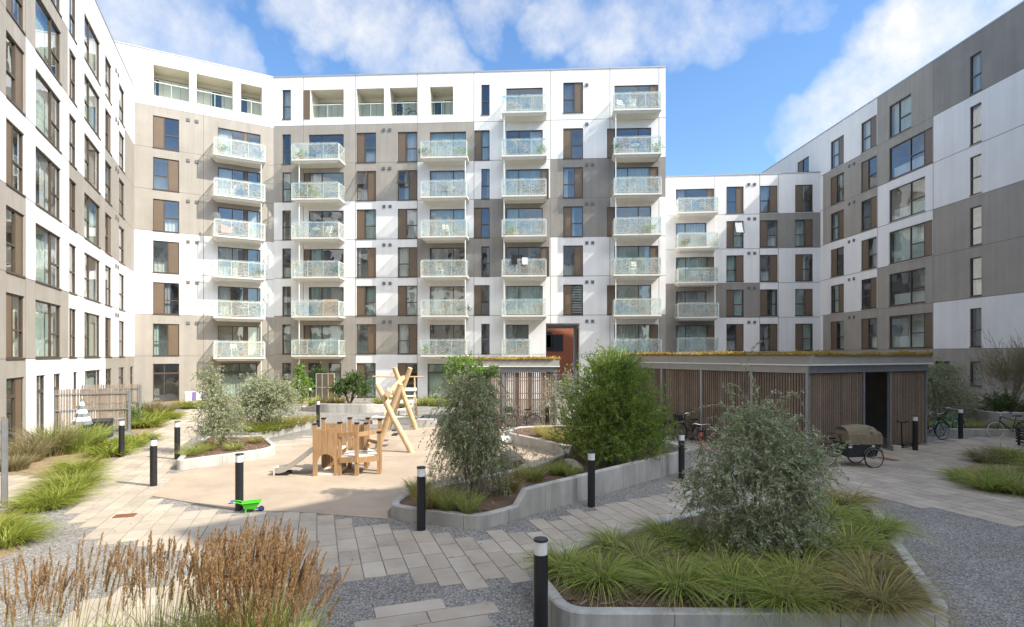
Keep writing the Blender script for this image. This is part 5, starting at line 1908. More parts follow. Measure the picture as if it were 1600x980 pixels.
# ------------------------------------------------------------------ play tower with slide
PX, PY = -5.36, 15.4
pt = thing('play_tower', 'small wooden climbing tower with an arched doorway, fenced platform and a slide', 'play equipment', (PX, PY, 0), R(4))


def post(x, y, h, w=.10):
    m = MB(); m.box(x - w / 2, x + w / 2, y - w / 2, y + w / 2, -.02, h); po = m.build('post', M['play_wood'], pt)
    m = MB(); m.box(x - w / 2 - .012, x + w / 2 + .012, y - w / 2 - .012, y + w / 2 + .012, h + .001, h + .035); m.build('post_cap', M['cap'], po)


Hh = 1.40
for (x, y, h) in ((.02, .05, Hh), (.02, .95, Hh + .05), (.68, .05, Hh + .03), (1.15, -.02, Hh + .02), (.75, 1.0, Hh + .05), (1.22, .95, 1.3), (1.68, .55, 1.45), (1.72, .15, 1.15), (1.2, 1.35, Hh)):
    post(x, y, h)


def arch_panel(x0, x1, y, h, m, arch=True):
    """upright board wall with a round headed doorway cut out of it"""
    cx, r = (x0 + x1) / 2 + .02, .215
    th = .04
    outer = [(x0, h), (x0, 0.0)]
    if arch:
        outer += [(cx - r, 0.0), (cx - r, .40)] + [(cx - r * math.cos(a), .40 + r * .95 * math.sin(a)) for a in [math.pi * k / 12 for k in range(1, 12)]] + [(cx + r, .40), (cx + r, 0.0)]
    outer += [(x1, 0.0), (x1, h)]
    f_, b_ = [(x, y, z) for x, z in outer], [(x, y + th, z) for x, z in outer]
    # triangulate by strips: boards left of door, right of door, above
    def slab(a, b, z0, z1):
        m.box(a, b, y, y + th, z0, z1)
    e = .006
    slab(x0, cx - r - e, 0, .40); slab(cx + r + e, x1, 0, .40)
    n = 12
    for k in range(n):
        a0, a1 = math.pi * k / n, math.pi * (k + 1) / n
        xa, xb = cx - r * math.cos(a0), cx - r * math.cos(a1)
        za, zb = .40 + r * .95 * math.sin(a0), .40 + r * .95 * math.sin(a1)
        m.hexa([(xa, y, za), (xb, y, zb), (xb, y + th, zb), (xa, y + th, za), (xa, y, .62), (xb, y, .62), (xb, y + th, .62), (xa, y + th, .62)])
    slab(x0, cx - r, .401, .62); slab(cx + r, x1, .401, .62)
    xs = [x0, x0 + .24, x0 + .40, x1]
    for i in range(3):
        slab(xs[i] + (.004 if i else 0), xs[i + 1] - (.004 if i < 2 else 0), .621, h - [.02, .05, 0][i])


m = MB(); arch_panel(-.02, .62, -.02, 1.30, m); m.build('arched_panel', M['play_wood'], pt)
m = MB()
for i in range(4):
    m.box(.06 + i * .15, .06 + i * .15 + .14, .97, 1.0, .02, 1.32)
m.build('back_panel', M['play_wood'], pt)
m = MB()
for i in range(5):
    m.box(.76 + i * .09, .76 + i * .09 + .08, 1.03, 1.06, .55, 1.28)
m.build('back_panel', M['play_wood'], pt)
m = MB(); m.box(.05, .66, .1, .94, .64, .68); m.box(.0, .68, .0, .98, .02, .07)
m.build('tower_floor', M['pale_wood'], pt)
m = MB()
m.hexa([(.7, .02, .50), (1.15, .02, .50), (1.2, 1.32, .50), (.7, 1.0, .50), (.7, .02, .54), (1.15, .02, .54), (1.2, 1.32, .54), (.7, 1.0, .54)])
m.hexa([(1.15, .02, .50), (1.68, .16, .50), (1.66, .56, .50), (1.2, 1.32, .50), (1.15, .02, .541), (1.68, .16, .541), (1.66, .56, .541), (1.2, 1.32, .541)])
m.build('platform', M['pale_wood'], pt)
for (a, b, z, w) in (((.68, .0), (1.15, -.07), .43, .15), ((1.15, -.07), (1.72, .12), .43, .15), ((.68, 0), (1.15, -.07), 1.12, .12), ((1.17, 0), (1.7, .5), 1.12, .12), ((1.72, .2), (1.66, .6), .98, .12),
                     ((1.66, .6), (1.22, .98), .8, .1), ((.75, .98), (1.22, 1.3), .95, .12)):
    m = MB(); m.bar((a[0], a[1], z), (b[0], b[1], z + .03), .04, w); m.build('rail', M['play_wood'], pt)
m = MB(); m.tube([(1.2, .75, .62), (1.42, .4, .82)], .045, 10); m.build('log_step', M['play_wood'], pt, smooth=True)
# slide
m = MB()
prof = [(.0, .70), (-.12, .66), (-.45, .40), (-.78, .17), (-.92, .13), (-1.06, .13)]
y0, y1 = .12, .50
for i in range(len(prof) - 1):
    (xa, za), (xb, zb) = prof[i], prof[i + 1]
    m.hexa([(xb, y0, zb - .03), (xa, y0, za - .03), (xa, y1, za - .03), (xb, y1, zb - .03), (xb, y0, zb), (xa, y0, za), (xa, y1, za), (xb, y1, zb)])
    for y in (y0 - .03, y1):
        m.hexa([(xb, y, zb - .05), (xa, y, za - .05), (xa, y + .03, za - .05), (xb, y + .03, zb - .05), (xb, y, zb + .10), (xa, y, za + .10), (xa, y + .03, za + .10), (xb, y + .03, zb + .10)])
so = m.build('slide', M['chrome'], pt)
m = MB(); m.box(-1.06, -.72, .11, .51, -.02, .095); m.build('slide_foot', M['cap'], so)
m = MB(); m.box(-1.10, -1.061, .09, .53, .02, .22); m.build('slide_lip', M['pale_wood'], so)

# ------------------------------------------------------------------ crossed-log swing
sw = thing('log_swing', 'swing frame of thick crossed peeled logs with a long ridge log and hanging swing seats', 'swing', (-4.0, 19.4, 0))
for (a, b, r0, r1) in (((.66, -.3, -.05), (-.60, -.05, 2.28), .105, .095), ((-.72, .45, -.05), (.20, -.0, 2.30), .108, .095),
                       ((-.2, 5.6, -.05), (-1.05, 5.0, 2.75), .115, .10), ((-1.5, 5.7, -.05), (-.38, 5.1, 2.72), .115, .10)):
    m = MB()
    A_, B_ = Vector(a), Vector(b)
    m.tube([A_.lerp(B_, t) + Vector((.012 * math.sin(9 * t), .012 * math.cos(7 * t), 0)) for t in [i / 8 for i in range(9)]], [r0 + (r1 - r0) * i / 8 for i in range(9)], 14)
    m.build('log_leg', M['log'], sw, smooth=True)
m = MB(); m.tube([(-.13, -.42, 1.98), (-.45, 2.5, 2.12), (-.72, 5.4, 2.3)], [.105, .11, .1], 14); m.build('ridge_log', M['log'], sw, smooth=True)
for (y, x) in ((1.0, -.18), (2.2, -.42)):
    m = MB()
    for dx in (-.2, .2):
        m.tube([(x - .05, y + dx, 2.0), (x, y + dx * .9, .47)], .011, 6)
    ch = m.build('chain', M['steel'], sw)
    m = MB(); m.box(x - .09, x + .09, y - .24, y + .24, .42, .46); m.build('swing_seat', M['cap'], ch)
m = MB()
m.box(.0, .24, -.1, .1, .017, .022); m.box(-.1, .16, -1.1, -.9, .017, .022)
pd = m.build('ground_plate', M['taupe'], sw)

# ------------------------------------------------------------------ white plank steps on a deck
ws_ = thing('plank_steps', 'tall wooden frame with white plank steps on a low deck behind the crossed logs', 'play equipment', (-5.35, 27.6, 0))
m = MB()
for i in range(7):
    m.box(-1.3, 1.0, -.7 + i * .21, -.7 + i * .21 + .19, .30, .345)
for y in (-.66, .0, .7):
    m.box(-1.25, .95, y, y + .08, .0, .299)
m.build('deck', M['pale_wood'], ws_)
for (x, h) in ((-.2, 2.25), (.62, 2.25), (.78, 1.2)):
    m = MB(); m.tube([(x, .35 if h > 2 else -.2, .34), (x - .06, .35 if h > 2 else -.2, h)], .04, 8); m.build('frame_post', M['log'], ws_, smooth=True)
m = MB(); m.tube([(-1.5, .35, 2.22), (1.0, .35, 2.2)], .035, 8); m.build('top_rail', M['log'], ws_, smooth=True)
for i, z in enumerate((.62, .95, 1.25, 1.52)):
    m = MB(); m.box(-.72, .66, -.35 + i * .15, -.02 + i * .15, z, z + .055 + .09 * (i % 2)); m.build('step', M['cloth_white'], ws_)
m = MB(); m.bar((-.7, -.55, .4), (-.6, .3, 1.6), .05, .09); m.bar((.6, -.55, .4), (.6, .3, 1.6), .05, .09); m.build('stringer', M['log'], ws_)

# concrete seat block and boulders
p = G(662, 668)
m = MB(); m.box(-.45, .45, -.3, .3, 0, .34); m.box(-.43, .43, -.28, .28, .341, .35)
tag(m.build('seat_block', M['concrete'], loc=(p.x + .1, p.y + .3, 0)), 'square concrete seat block left of the silvery tree, beyond the play area', 'seat')


def boulder(label, loc, r, seed):
    rr = np.random.default_rng(seed)
    m = MB()
    n, k = 14, 9
    for i in range(k + 1):
        for j in range(n):
            th, ph = math.pi * i / k, 2 * math.pi * j / n
            d = Vector((math.sin(th) * math.cos(ph), math.sin(th) * math.sin(ph), math.cos(th)))
            q = 1 + .14 * math.sin(3 * d.x + seed) + .12 * math.sin(4 * d.y + 2 * seed) + .1 * math.sin(5 * d.z + d.x * 3)
            m.v.append((d.x * r[0] * q, d.y * r[1] * q, d.z * r[2] * q))
    for i in range(k):
        for j in range(n):
            j2 = (j + 1) % n
            m.f.append((i * n + j, (i + 1) * n + j, (i + 1) * n + j2, i * n + j2)); m.m.append(0)
    tag(m.build('boulder', M['rock'], smooth=True, loc=loc), label, 'boulder', 'boulders of the middle planter')


p = G(800, 722, .25); boulder('brown boulder at the right foot of the silvery tree', (p.x, p.y, .32), (.42, .35, .26), 2)
p = G(918, 716, .25); boulder('large boulder against the left side of the willow bush', (p.x, p.y, .40), (.55, .4, .36), 5)
p = G(896, 738, .25); boulder('small pale flat boulder behind the bollard right of centre', (p.x, p.y, .34), (.3, .2, .25), 9)

# toys on the play surface
p = G(797, 694)
tt = thing('toy_drum', 'white toy barrel with a yellow end lying on the play surface', 'toy', (p.x, p.y, 0), R(12))
m = MB(); m.tube([(-.4, 0, .16), (.3, 0, .16)], .15, 16); m.build('barrel', M['cloth_white'], tt, smooth=True)
m = MB(); m.tube([(.301, 0, .16), (.42, 0, .16)], [.15, .12], 16)
M['toy_yellow'] = mat('toy_yellow_plastic', (.62, .42, .03), .4, .03)
M['toy_teal'] = mat('toy_teal_plastic', (.10, .42, .36), .4, .03)
m.build('end_cap', M['toy_yellow'], tt, smooth=True)
p = G(147, 692)
m = MB(); m.lathe([(.30, 0), (.34, .1), (.31, .14), (.2, .15)], n=16)
tag(m.build('toy_basin', M['toy_teal'], smooth=True, loc=(p.x, p.y, 0)), 'teal plastic basin lying in the low grass by the terrace fence', 'toy')

# green toy wheelbarrow
p = G(392, 800)
wb = thing('toy_wheelbarrow', 'bright green toy wheelbarrow with blue wheel and handle grips by a bollard', 'toy', (p.x, p.y, 0), R(14))
wb.scale = (.68,) * 3
m = MB()
bot = [(-.16, -.1, .13), (.14, -.1, .10), (.14, .1, .10), (-.16, .1, .13)]
top = [(-.24, -.17, .30), (.30, -.17, .33), (.30, .17, .33), (-.24, .17, .30)]
for i in range(4):
    j = (i + 1) % 4
    m.face([bot[i], bot[j], top[j], top[i]])
m.face(bot[::-1])
for i in range(4):
    j = (i + 1) % 4
    m.bar(top[i], top[j], .022)
m.build('tray', M['toy_green'], wb)
for y in (-.13, .13):
    m = MB(); m.tube([(-.2, y, .27), (-.34, y, .33), (-.47, y, .34)], .016, 8); h = m.build('handle', M['toy_green'], wb, smooth=True)
    m = MB(); m.tube([(-.471, y, .34), (-.60, y, .335)], .02, 8); m.build('grip', M['toy_blue'], h, smooth=True)
m = MB()
for y in (-.08, .08):
    m.bar((-.12, y, .12), (-.14, y, 0), .035)
m.build('leg', M['toy_green'], wb)
m = MB(); m.ring((.30, 0, .085), (0, 1, 0), .06, .028, 20, 8); w_ = m.build('wheel', M['tyre'], wb, smooth=True)
m = MB(); m.tube([(.30, -.035, .085), (.30, .035, .085)], .052, 14); m.build('rim', M['toy_blue'], w_, smooth=True)
m = MB(); m.bar((.12, -.06, .12), (.30, -.045, .085), .02); m.bar((.12, .06, .12), (.30, .045, .085), .02); m.build('wheel_fork', M['toy_blue'], wb)

# rusty access plate
p = G(195, 807)
m = MB(); m.box(-.19, .19, -.13, .13, .0, .018)
for i in range(5):
    m.box(-.17, .17, -.11 + i * .05, -.09 + i * .05, .0181, .022)
o = m.build('access_cover', M['rust'], loc=(p.x, p.y, .004)); o.rotation_euler = (0, 0, TH - R(90))
tag(o, 'small rusty iron cover plate set in the left path', 'cover plate')
p = G(1387, 718)
m = MB(); m.box(-.3, .3, -.15, .15, .0, .017); m.box(-.26, .26, -.11, .11, .0171, .02)
o = m.build('access_cover', M['rust'], loc=(p.x, p.y, .004)); o.rotation_euler = (0, 0, TH)
tag(o, 'dark iron cover plate in the paving near the shed doorway', 'cover plate')


# ------------------------------------------------------------------ bicycles
def wheel(parent, c, r=.34, tyre='tyre', n=24, spokes=14, ax=(0, 1, 0)):
    m = MB(); m.ring(c, ax, r - .018, .018, 30, 6); w = m.build('wheel', M[tyre], parent, smooth=True)
    m = MB(); m.ring(c, ax, r - .045, .011, 30, 5); m.build('rim', M['chrome'], w, smooth=True)
    m = MB()
    c = Vector(c); a = Vector(ax).normalized()
    u = a.cross(Vector((0, 0, 1))).normalized(); v = a.cross(u)
    for k in range(spokes):
        q = 2 * math.pi * k / spokes
        d = u * math.cos(q) + v * math.sin(q)
        m.bar(c + a * .02 * (1 if k % 2 else -1), c + d * (r - .045), .004)
    m.tube([c - a * .04, c + a * .04], .025, 8)
    m.build('spokes', M['chrome'], w)


def bicycle(label, loc, rz, col='black', tyres=('tyre', 'tyre'), basket=False, lean=0.0, seat_m='cap', guards=True, child=False, group='parked bicycles', k=1.0):
    b = thing('bicycle', label, 'bicycle', loc, rz, group)
    b.rotation_euler = (lean, 0, rz)
    b.scale = (k, k, k)
    wheel(b, (0, 0, .34), tyre=tyres[1]); wheel(b, (1.06, 0, .34), tyre=tyres[0])
    m = MB()
    bb, st, ht, hb, sh = (.44, 0, .30), (.28, 0, .86), (.86, 0, .88), (.89, 0, .72), (.33, 0, .72)
    for a, c, r in ((bb, sh, .016), (sh, st, .014), (sh, ht, .016), (bb, hb, .018), (ht, hb, .02)):
        m.tube([a, c], r, 8)
    for y in (-.055, .055):
        m.tube([bb, (0, y, .34)], .010, 6); m.tube([(.30, 0, .76), (0, y, .34)], .009, 6)
        m.tube([(.90, 0, .70), (.93, y, .62), (1.06, y, .34)], .011, 6)
    m.build('frame', M[col], b, smooth=True)
    m = MB()
    m.tube([ht, (.83, 0, 1.02)], .013, 6)
    m.tube([(.74, -.29, 1.04), (.84, -.2, 1.06), (.85, 0, 1.02), (.84, .2, 1.06), (.74, .29, 1.04)], .012, 6)
    hb_ = m.build('handlebar', M['chrome'], b, smooth=True)
    m = MB()
    for s in (-1, 1):
        m.tube([(.75, s * .285, 1.04), (.64, s * .31, 1.02)], .017, 6)
    m.build('grip', M['cap'], hb_)
    m = MB()
    m.hexa([(.12, -.09, .88), (.40, -.02, .88), (.40, .02, .88), (.12, .09, .88), (.12, -.1, .93), (.41, -.025, .92), (.41, .025, .92), (.12, .1, .93)])
    m.build('saddle', M[seat_m], b)
    m = MB()
    m.ring((.44, .05, .30), (0, 1, 0), .085, .008, 20, 5)
    m.bar((.44, .06, .30), (.52, .06, .16), .016); m.bar((.44, -.06, .30), (.36, -.06, .44), .016)
    m.box(.49, .56, .06, .15, .145, .17); m.box(.32, .39, -.15, -.06, .43, .455)
    m.build('crank', M['steel'], b)
    if guards:
        for cx in (0, 1.06):
            m = MB()
            for i in range(9):
                a0, a1 = R(10 + i * 17), R(10 + (i + 1) * 17)
                r = .365
                m.hexa([(cx - r * math.cos(a), y, .34 + (r + e) * math.sin(a)) for e in (0, .006) for a, y in ((a0, -.025), (a1, -.025), (a1, .025), (a0, .025))])
            m.build('mudguard', M[col], b)
    m = MB()
    m.box(-.22, .2, -.07, .07, .725, .74); m.bar((0, -.07, .34), (-.1, -.06, .725), .01); m.bar((0, .07, .34), (-.1, .06, .725), .01)
    m.build('carrier', M['cap'], b)
    m = MB(); m.bar((.3, .06, .3), (.24, .16, .01), .014); m.build('kickstand', M['cap'], b)
    if basket:
        m = MB()
        for i in range(5):
            z = .80 + i * .05
            for (x0, y0, x1, y1) in ((.95, -.16, 1.25, -.16), (1.25, -.16, 1.25, .16), (1.25, .16, .95, .16), (.95, .16, .95, -.16)):
                m.bar((x0, y0, z), (x1, y1, z), .02)
        for i in range(6):
            y = -.16 + i * .064
            m.bar((.95, y, .8), (.95, y, 1.0), .012); m.bar((1.25, y, .8), (1.25, y, 1.0), .012)
        m.box(.95, 1.25, -.16, .16, .78, .80)
        m.build('basket', M['cap'], b)
    if child:
        m = MB(); m.box(-.3, .12, -.15, .15, .76, .82); m.hexa([(-.30, -.15, .82), (-.24, -.15, .82), (-.24, .15, .82), (-.30, .15, .82), (-.36, -.13, 1.3), (-.31, -.13, 1.3), (-.31, .13, 1.3), (-.36, .13, 1.3)])
        m.build('child_seat', M['orange'], b)
    return b


p = G(1590, 684)
bicycle('black gentleman bicycle with a cream front tyre parked before the low planter on the right', (19.95, 22.15, 0), R(176), tyres=('cream', 'tyre'), lean=R(4))
bicycle('bicycle with a bright green mudguard sticking out behind the large shed', (17.2, 22.9, 0), R(200), 'bike_green', k=1.05).rotation_euler[2] = R(20)
bicycle('dark bicycle whose front wheel sticks out beside the corner of the large shed', (15.6, 21.75, 0), R(14), 'black')
bicycle('dark bicycle leaning on the slats of the large shed, left end', (6.15, 22.1, 0), R(112), 'black', lean=R(-6))
bicycle('second dark bicycle leaning on the large shed, nearer the viewer', (6.9, 20.9, 0), R(110), 'black', basket=True, lean=R(-6))
bicycle('orange bicycle half hidden behind the large silver shrub', (5.9, 17.6, 0), R(75), 'orange')
bicycle('black bicycle with a front basket before the smaller shed', (.95, 24.9, 0), R(184), 'black', basket=True)
bicycle('red child bicycle lying low in front of the smaller shed', (-.45, 24.4, 0), R(170), 'bike_red', k=.62)
bicycle('blue child bicycle beside the red one before the smaller shed', (-.7, 25.1, 0), R(186), 'bike_blue', k=.66)
bicycle('bicycle parked inside the large shed, seen through its doorway', (12.4, 21.6, 0), R(118), 'black')
bicycle('second bicycle inside the large shed doorway', (11.6, 21.4, 0), R(118), 'steel')
bicycle('bicycle standing in the second open loggia from the right, top floor', (*(fm.A + fm.d * ((logg[2][0] + logg[2][1]) / 2 - .5) + fm.n * -.75).xy, 21.3), math.atan2(fm.d.y, fm.d.x), 'black')

# ------------------------------------------------------------------ cargo trike with rain canopy
p = G(1292, 729)
ct = thing('cargo_bicycle', 'three wheeled black box bicycle with a khaki canopy parked by the shed doorway', 'cargo bicycle', (p.x, p.y, 0), R(5))
ct.scale = (.90,) * 3
wheel(ct, (0, 0, .34)); wheel(ct, (1.32, -.42, .33)); wheel(ct, (1.32, .42, .33))
for (x, y, r) in ((1.32, -.42, .365), (1.32, .42, .365), (0, 0, .37)):
    m = MB()
    for i in range(8):
        a0, a1 = R(20 + i * 17), R(20 + (i + 1) * 17)
        m.hexa([(x - r * math.cos(a), y + q, .335 + (r + e) * math.sin(a)) for e in (0, .008) for a, q in ((a0, -.03), (a1, -.03), (a1, .03), (a0, .03))])
    m.build('mudguard', M['chrome'], ct)
m = MB()
m.hexa([(.56, -.30, .34), (1.50, -.30, .36), (1.50, .30, .36), (.56, .30, .34), (.48, -.34, .80), (1.62, -.34, .80), (1.62, .34, .80), (.48, .34, .80)])
bx = m.build('cargo_box', M['dark_box'], ct)
m = MB(); m.box(.5, .62, -.355, -.346, .66, .70); m.box(1.3, 1.4, -.352, -.343, .62, .74); m.build('reflector', M['cloth_white'], bx)
# canopy: hooped cloth over the box
m = MB()
secs = []
for i in range(9):
    t = i / 8
    x = .50 + 1.16 * t
    hh = .80 + (.47 + .10 * math.sin(math.pi * (t * .8 + .15))) * (1 - max(0, t - .85) * 1.2)
    row = []
    for j in range(11):
        a = math.pi * j / 10
        row.append((x, -.37 * math.cos(a) * (1 - .05 * math.sin(i * 2.1)), .76 + (hh - .76) * (math.sin(a) ** .55) + .012 * math.sin(i * 2.4 + j)))
    secs.append(row)
for i in range(8):
    for j in range(10):
        m.face([secs[i][j], secs[i + 1][j], secs[i + 1][j + 1], secs[i][j + 1]])
m.face(secs[0][::-1]); m.face(secs[8])
cn = m.build('canopy', M['khaki'], ct, smooth=True)
for (i0, j0) in ((5, 1), (7, 1)):
    m = MB()
    q = [Vector(secs[i0][j0]), Vector(secs[i0 + 1][j0]), Vector(secs[i0 + 1][j0 + 2]), Vector(secs[i0][j0 + 2])]
    c = sum(q, Vector()) / 4
    m.face([c + (k_ - c) * .8 + Vector((0, -.012, .008)) for k_ in q])
    m.build('window_film', M['canvas_dark'], cn)
m = MB()
m.face([Vector(s_) + Vector((-.01, 0, 0)) for s_ in secs[0][2:9]])
m.build('window_film', M['canvas_dark'], cn)
m = MB()
for a, c, r in (((0, 0, .34), (.40, 0, .32), .02), ((.40, 0, .32), (.62, 0, .40), .025), ((.40, 0, .32), (.22, 0, .88), .018), ((0, 0, .34), (.27, 0, .72), .012), ((.3, 0, .62), (.52, 0, .5), .02)):
    m.tube([a, c], r, 8)
m.build('frame', M['black'], ct, smooth=True)
m = MB(); m.tube([(.52, 0, .78), (.40, 0, 1.02)], .014, 6); m.tube([(.26, -.3, 1.02), (.38, -.22, 1.06), (.4, 0, 1.04), (.38, .22, 1.06), (.26, .3, 1.02)], .013, 6); m.build('handlebar', M['black'], ct, smooth=True)
m = MB(); m.hexa([(.02, -.1, .90), (.30, -.025, .90), (.30, .025, .90), (.02, .1, .90), (.02, -.11, .96), (.31, -.03, .94), (.31, .03, .94), (.02, .11, .96)]); m.build('saddle', M['cap'], ct)
m = MB(); m.box(-.28, .1, -.07, .07, .73, .75); m.bar((0, -.07, .36), (-.1, -.06, .73), .012); m.bar((0, .07, .36), (-.1, .06, .73), .012); m.build('carrier', M['black'], ct)
m = MB(); m.tube([(1.32, -.45, .33), (1.32, .45, .33)], .02, 8); m.build('axle', M['steel'], ct)

# scooter parked at the shed
p = G(1411, 701)
sc_ = thing('kick_scooter', 'black kick scooter standing upright against the slats of the large shed', 'scooter', (p.x, p.y + .05, 0), R(28))
m = MB(); m.tube([(0, 0, .12), (-.03, 0, .92)], .022, 8); m.build('steering_tube', M['black'], sc_, smooth=True)
m = MB(); m.tube([(-.03, -.22, .97), (-.03, -.08, .92), (-.03, .08, .92), (-.03, .22, .97)], .02, 6); m.build('handlebar', M['black'], sc_, smooth=True)
m = MB(); m.box(.04, .62, -.07, .07, .09, .12); m.build('deck', M['black'], sc_)
for x in (0, .68):
    m = MB(); m.ring((x, 0, .085), (0, 1, 0), .06, .025, 18, 6); m.tube([(x, -.02, .085), (x, .02, .085)], .05, 10); m.build('wheel', M['tyre'], sc_, smooth=True)
p = G(1394, 704)
m = MB(); m.box(-.14, .14, -.12, .12, 0, .17); m.box(-.13, .13, -.11, .11, .1705, .175)
tag(m.build('footing_block', M['concrete'], loc=(p.x + .1, p.y, 0)), 'small grey concrete block at the foot of the shed post', 'block')

# black slatted bench at the right edge
bn = thing('slatted_bench', 'black slatted bench block at the right edge of the courtyard', 'bench', (18.3, 20.1, 0), R(-6))
m = MB()
for i in range(6):
    m.box(-.02, 1.9, -.05 + i * .12, .05 + i * .12, .60, .64)
m.build('seat', M['black'], bn)
m = MB()
for i in range(5):
    z = .12 + i * .1
    m.box(.0, 1.88, -.06, -.03, z, z + .06); m.box(-.03, -.001, -.05, .64, z, z + .06)
m.build('front_slats', M['black'], bn)
for (x, y) in ((.05, .0), (1.8, .0), (.05, .58), (1.8, .58)):
    m = MB(); m.box(x - .03, x + .03, y - .03 + .02, y + .03 + .02, 0, .599); m.build('leg', M['black'], bn)


# ------------------------------------------------------------------ terrace fences
def fence(label, a, b, h, cat='fence', rails=(.12, .95, 1.62), pitch=.092, w=.062, mname='fence_wood', both=True, group='slatted terrace fences'):
    a, b = Vector((*a, 0)), Vector((*b, 0))
    root = thing('slatted_fence', label, cat, a, math.atan2((b - a).y, (b - a).x), group)
    L = (b - a).length
    m = MB()
    n = int(L / pitch)
    fr_r = random.Random(int(L * 97))
    for i in range(n):
        x = (i + .5) * L / n
        m.box(x - w / 2, x + w / 2, .03, .055, .10, h + .10 + fr_r.uniform(-.015, .015))
    m.build('slats', M[mname], root)
    for x in (0, L):
        m = MB(); m.box(x - .045, x + .045, -.045, .029, 0, h + .04); m.build('post', M['steel'], root)
    for z in rails:
        m = MB(); m.box(.046, L - .046, -.02, .029, z, z + .05); m.build('rail', M['steel'], root)
    return root


fence('slatted wooden terrace fence with steel frame behind the closed parasol', (-18.85, 23.45), (-16.45, 24.5), 1.75)
fence('slatted wooden terrace fence farther back, its end just right of the nearer one', (-20.5, 27.1), (-18.3, 28.05), 1.75)
fence('nearest terrace fence, only its grey end post inside the left picture edge', (-13.05, 11.25), (-10.86, 12.2), 1.88)
# wooden privacy screen at the main block
scn = thing('privacy_screen', 'brown and white wooden privacy screen on a ground floor terrace of the main block', 'screen', (-13.6, 39.6, 0), R(-20))
for i in range(3):
    m = MB(); m.box(i * .5 + .03, i * .5 + .47, 0, .03, .1, 1.95); m.build('board_panel', M['play_wood'] if i == 2 else M['fence_wood'], scn)
m = MB()
for x in (0, .5, 1.0, 1.5):
    m.box(x - .03, x + .03, -.03, -.001, 0, 2.0)
for z in (.1, 1.0, 1.95):
    m.box(.031, .469, -.03, -.001, z, z + .05); m.box(.531, .969, -.03, -.001, z, z + .05); m.box(1.031, 1.469, -.03, -.001, z, z + .05)
m.build('screen_frame', M['pale_wood'], scn)
# steel gate in the passage
gt = thing('passage_gate', 'grey steel railing closing the passage under the main block', 'gate', (2.3, 42.9, 0), R(-3))
m = MB()
for i in range(26):
    m.box(i * .1 - .012, i * .1 + .012, -.012, .012, .05, 1.75)
m.build('bars', M['steel'], gt)
m = MB(); m.box(-.05, 2.56, -.02, .02, 1.751, 1.8); m.box(-.05, 2.56, .013, .03, .1, .14); m.build('frame', M['steel'], gt)

# closed striped parasol
p = G(128, 694)
pa_ = thing('parasol', 'closed white and grey striped parasol leaning over the left grasses', 'parasol', (p.x, p.y, 0))
m = MB(); m.tube([(0, 0, 0), (.01, 0, 1.72)], .018, 8); m.build('pole', M['pale_wood'], pa_, smooth=True)
m = MB()
n = 24
ringz = [.72 + i * .07 for i in range(15)]
for i in range(15):
    t = i / 14
    for k in range(n):
        a = 2 * math.pi * k / n
        r = (.27 * (1 - t) ** 1.1 + .02) * (1 + .18 * math.cos(8 * a) * (1 - t))
        m.v.append((r * math.cos(a), r * math.sin(a), ringz[i]))
for i in range(14):
    for k in range(n):
        k2 = (k + 1) % n
        m.f.append((i * n + k, i * n + k2, (i + 1) * n + k2, (i + 1) * n + k)); m.m.append((i // 2) % 2)
m.build('canopy', [M['stripe_grey'], M['stripe_white']], pa_, smooth=True)
m = MB(); m.lathe([(.012, 1.70), (.02, 1.74), (.004, 1.78)], n=8); m.build('finial', M['pale_wood'], pa_)
p = G(146, 686)
bq = thing('storage_box', 'charcoal plastic storage box on the terrace behind the closed parasol', 'box', (p.x - .1, p.y + .3, 0), R(24))
m = MB(); m.box(-.5, .5, -.3, .3, 0, .66); m.build('body', M['dark_box'], bq)
m = MB(); m.hexa([(-.53, -.33, .661), (.53, -.33, .661), (.53, .33, .661), (-.53, .33, .661), (-.5, -.28, .74), (.5, -.28, .74), (.5, .3, .74), (-.5, .3, .74)]); m.build('lid', M['dark_box'], bq)
m = MB(); m.box(-.12, .12, -.345, -.331, .58, .64); m.build('latch', M['cap'], bq)
dk = thing('terrace_bench', 'dark brown slatted bench along the terrace fence right of the storage box', 'bench', (-16.6, 23.6, 0), R(24))
m = MB()
for i in range(4):
    m.box(-.85, .45, -.25 + i * .11, -.15 + i * .11, .62, .65)
m.build('seat', M['room_dark'], dk)
for (x, y) in ((-.8, -.2), (.4, -.2), (-.8, .14), (.4, .14)):
    m = MB(); m.box(x - .03, x + .03, y - .03, y + .03, 0, .619); m.build('leg', M['room_dark'], dk)

# laundry rack by the open terrace door
lr = thing('laundry_rack', 'white folding rack hung with white and purple laundry outside the open terrace door', 'laundry rack', (-20.9, 36.4, 0), R(28))
m = MB()
for x in (0, 1.2):
    m.bar((x, -.3, 0), (x, .3, .9), .03); m.bar((x, .3, 0), (x, -.3, .9), .03)
for i in range(5):
    m.bar((0, -.3 + i * .15, .9), (1.2, -.3 + i * .15, .9), .02)
m.build('rack', M['rail'], lr)
for (x, w, y, mn, z) in ((.05, .3, -.32, 'cloth_white', .3), (.4, .22, -.32, 'cloth_purple', .35), (.66, .26, -.32, 'cloth_white', .4), (.95, .2, -.32, 'cloth_purple', .45), (.2, .3, .0, 'cloth_white', .3)):
    m = MB()
    for k in range(6):
        a, b = x + w * k / 6, x + w * (k + 1) / 6
        m.face([(a, y + .02 * math.sin(k * 2), z), (b, y + .02 * math.sin(k * 2 + 2), z), (b, y, .91), (a, y, .91)])
    m.build('cloth', M[mn], lr)
gtb = thing('garden_table', 'small white garden table with a potted plant beside the laundry rack', 'table', (-19.2, 37.0, 0), R(28))
m = MB(); m.box(-.35, .35, -.3, .3, .70, .73); m.build('table_top', M['rail'], gtb)
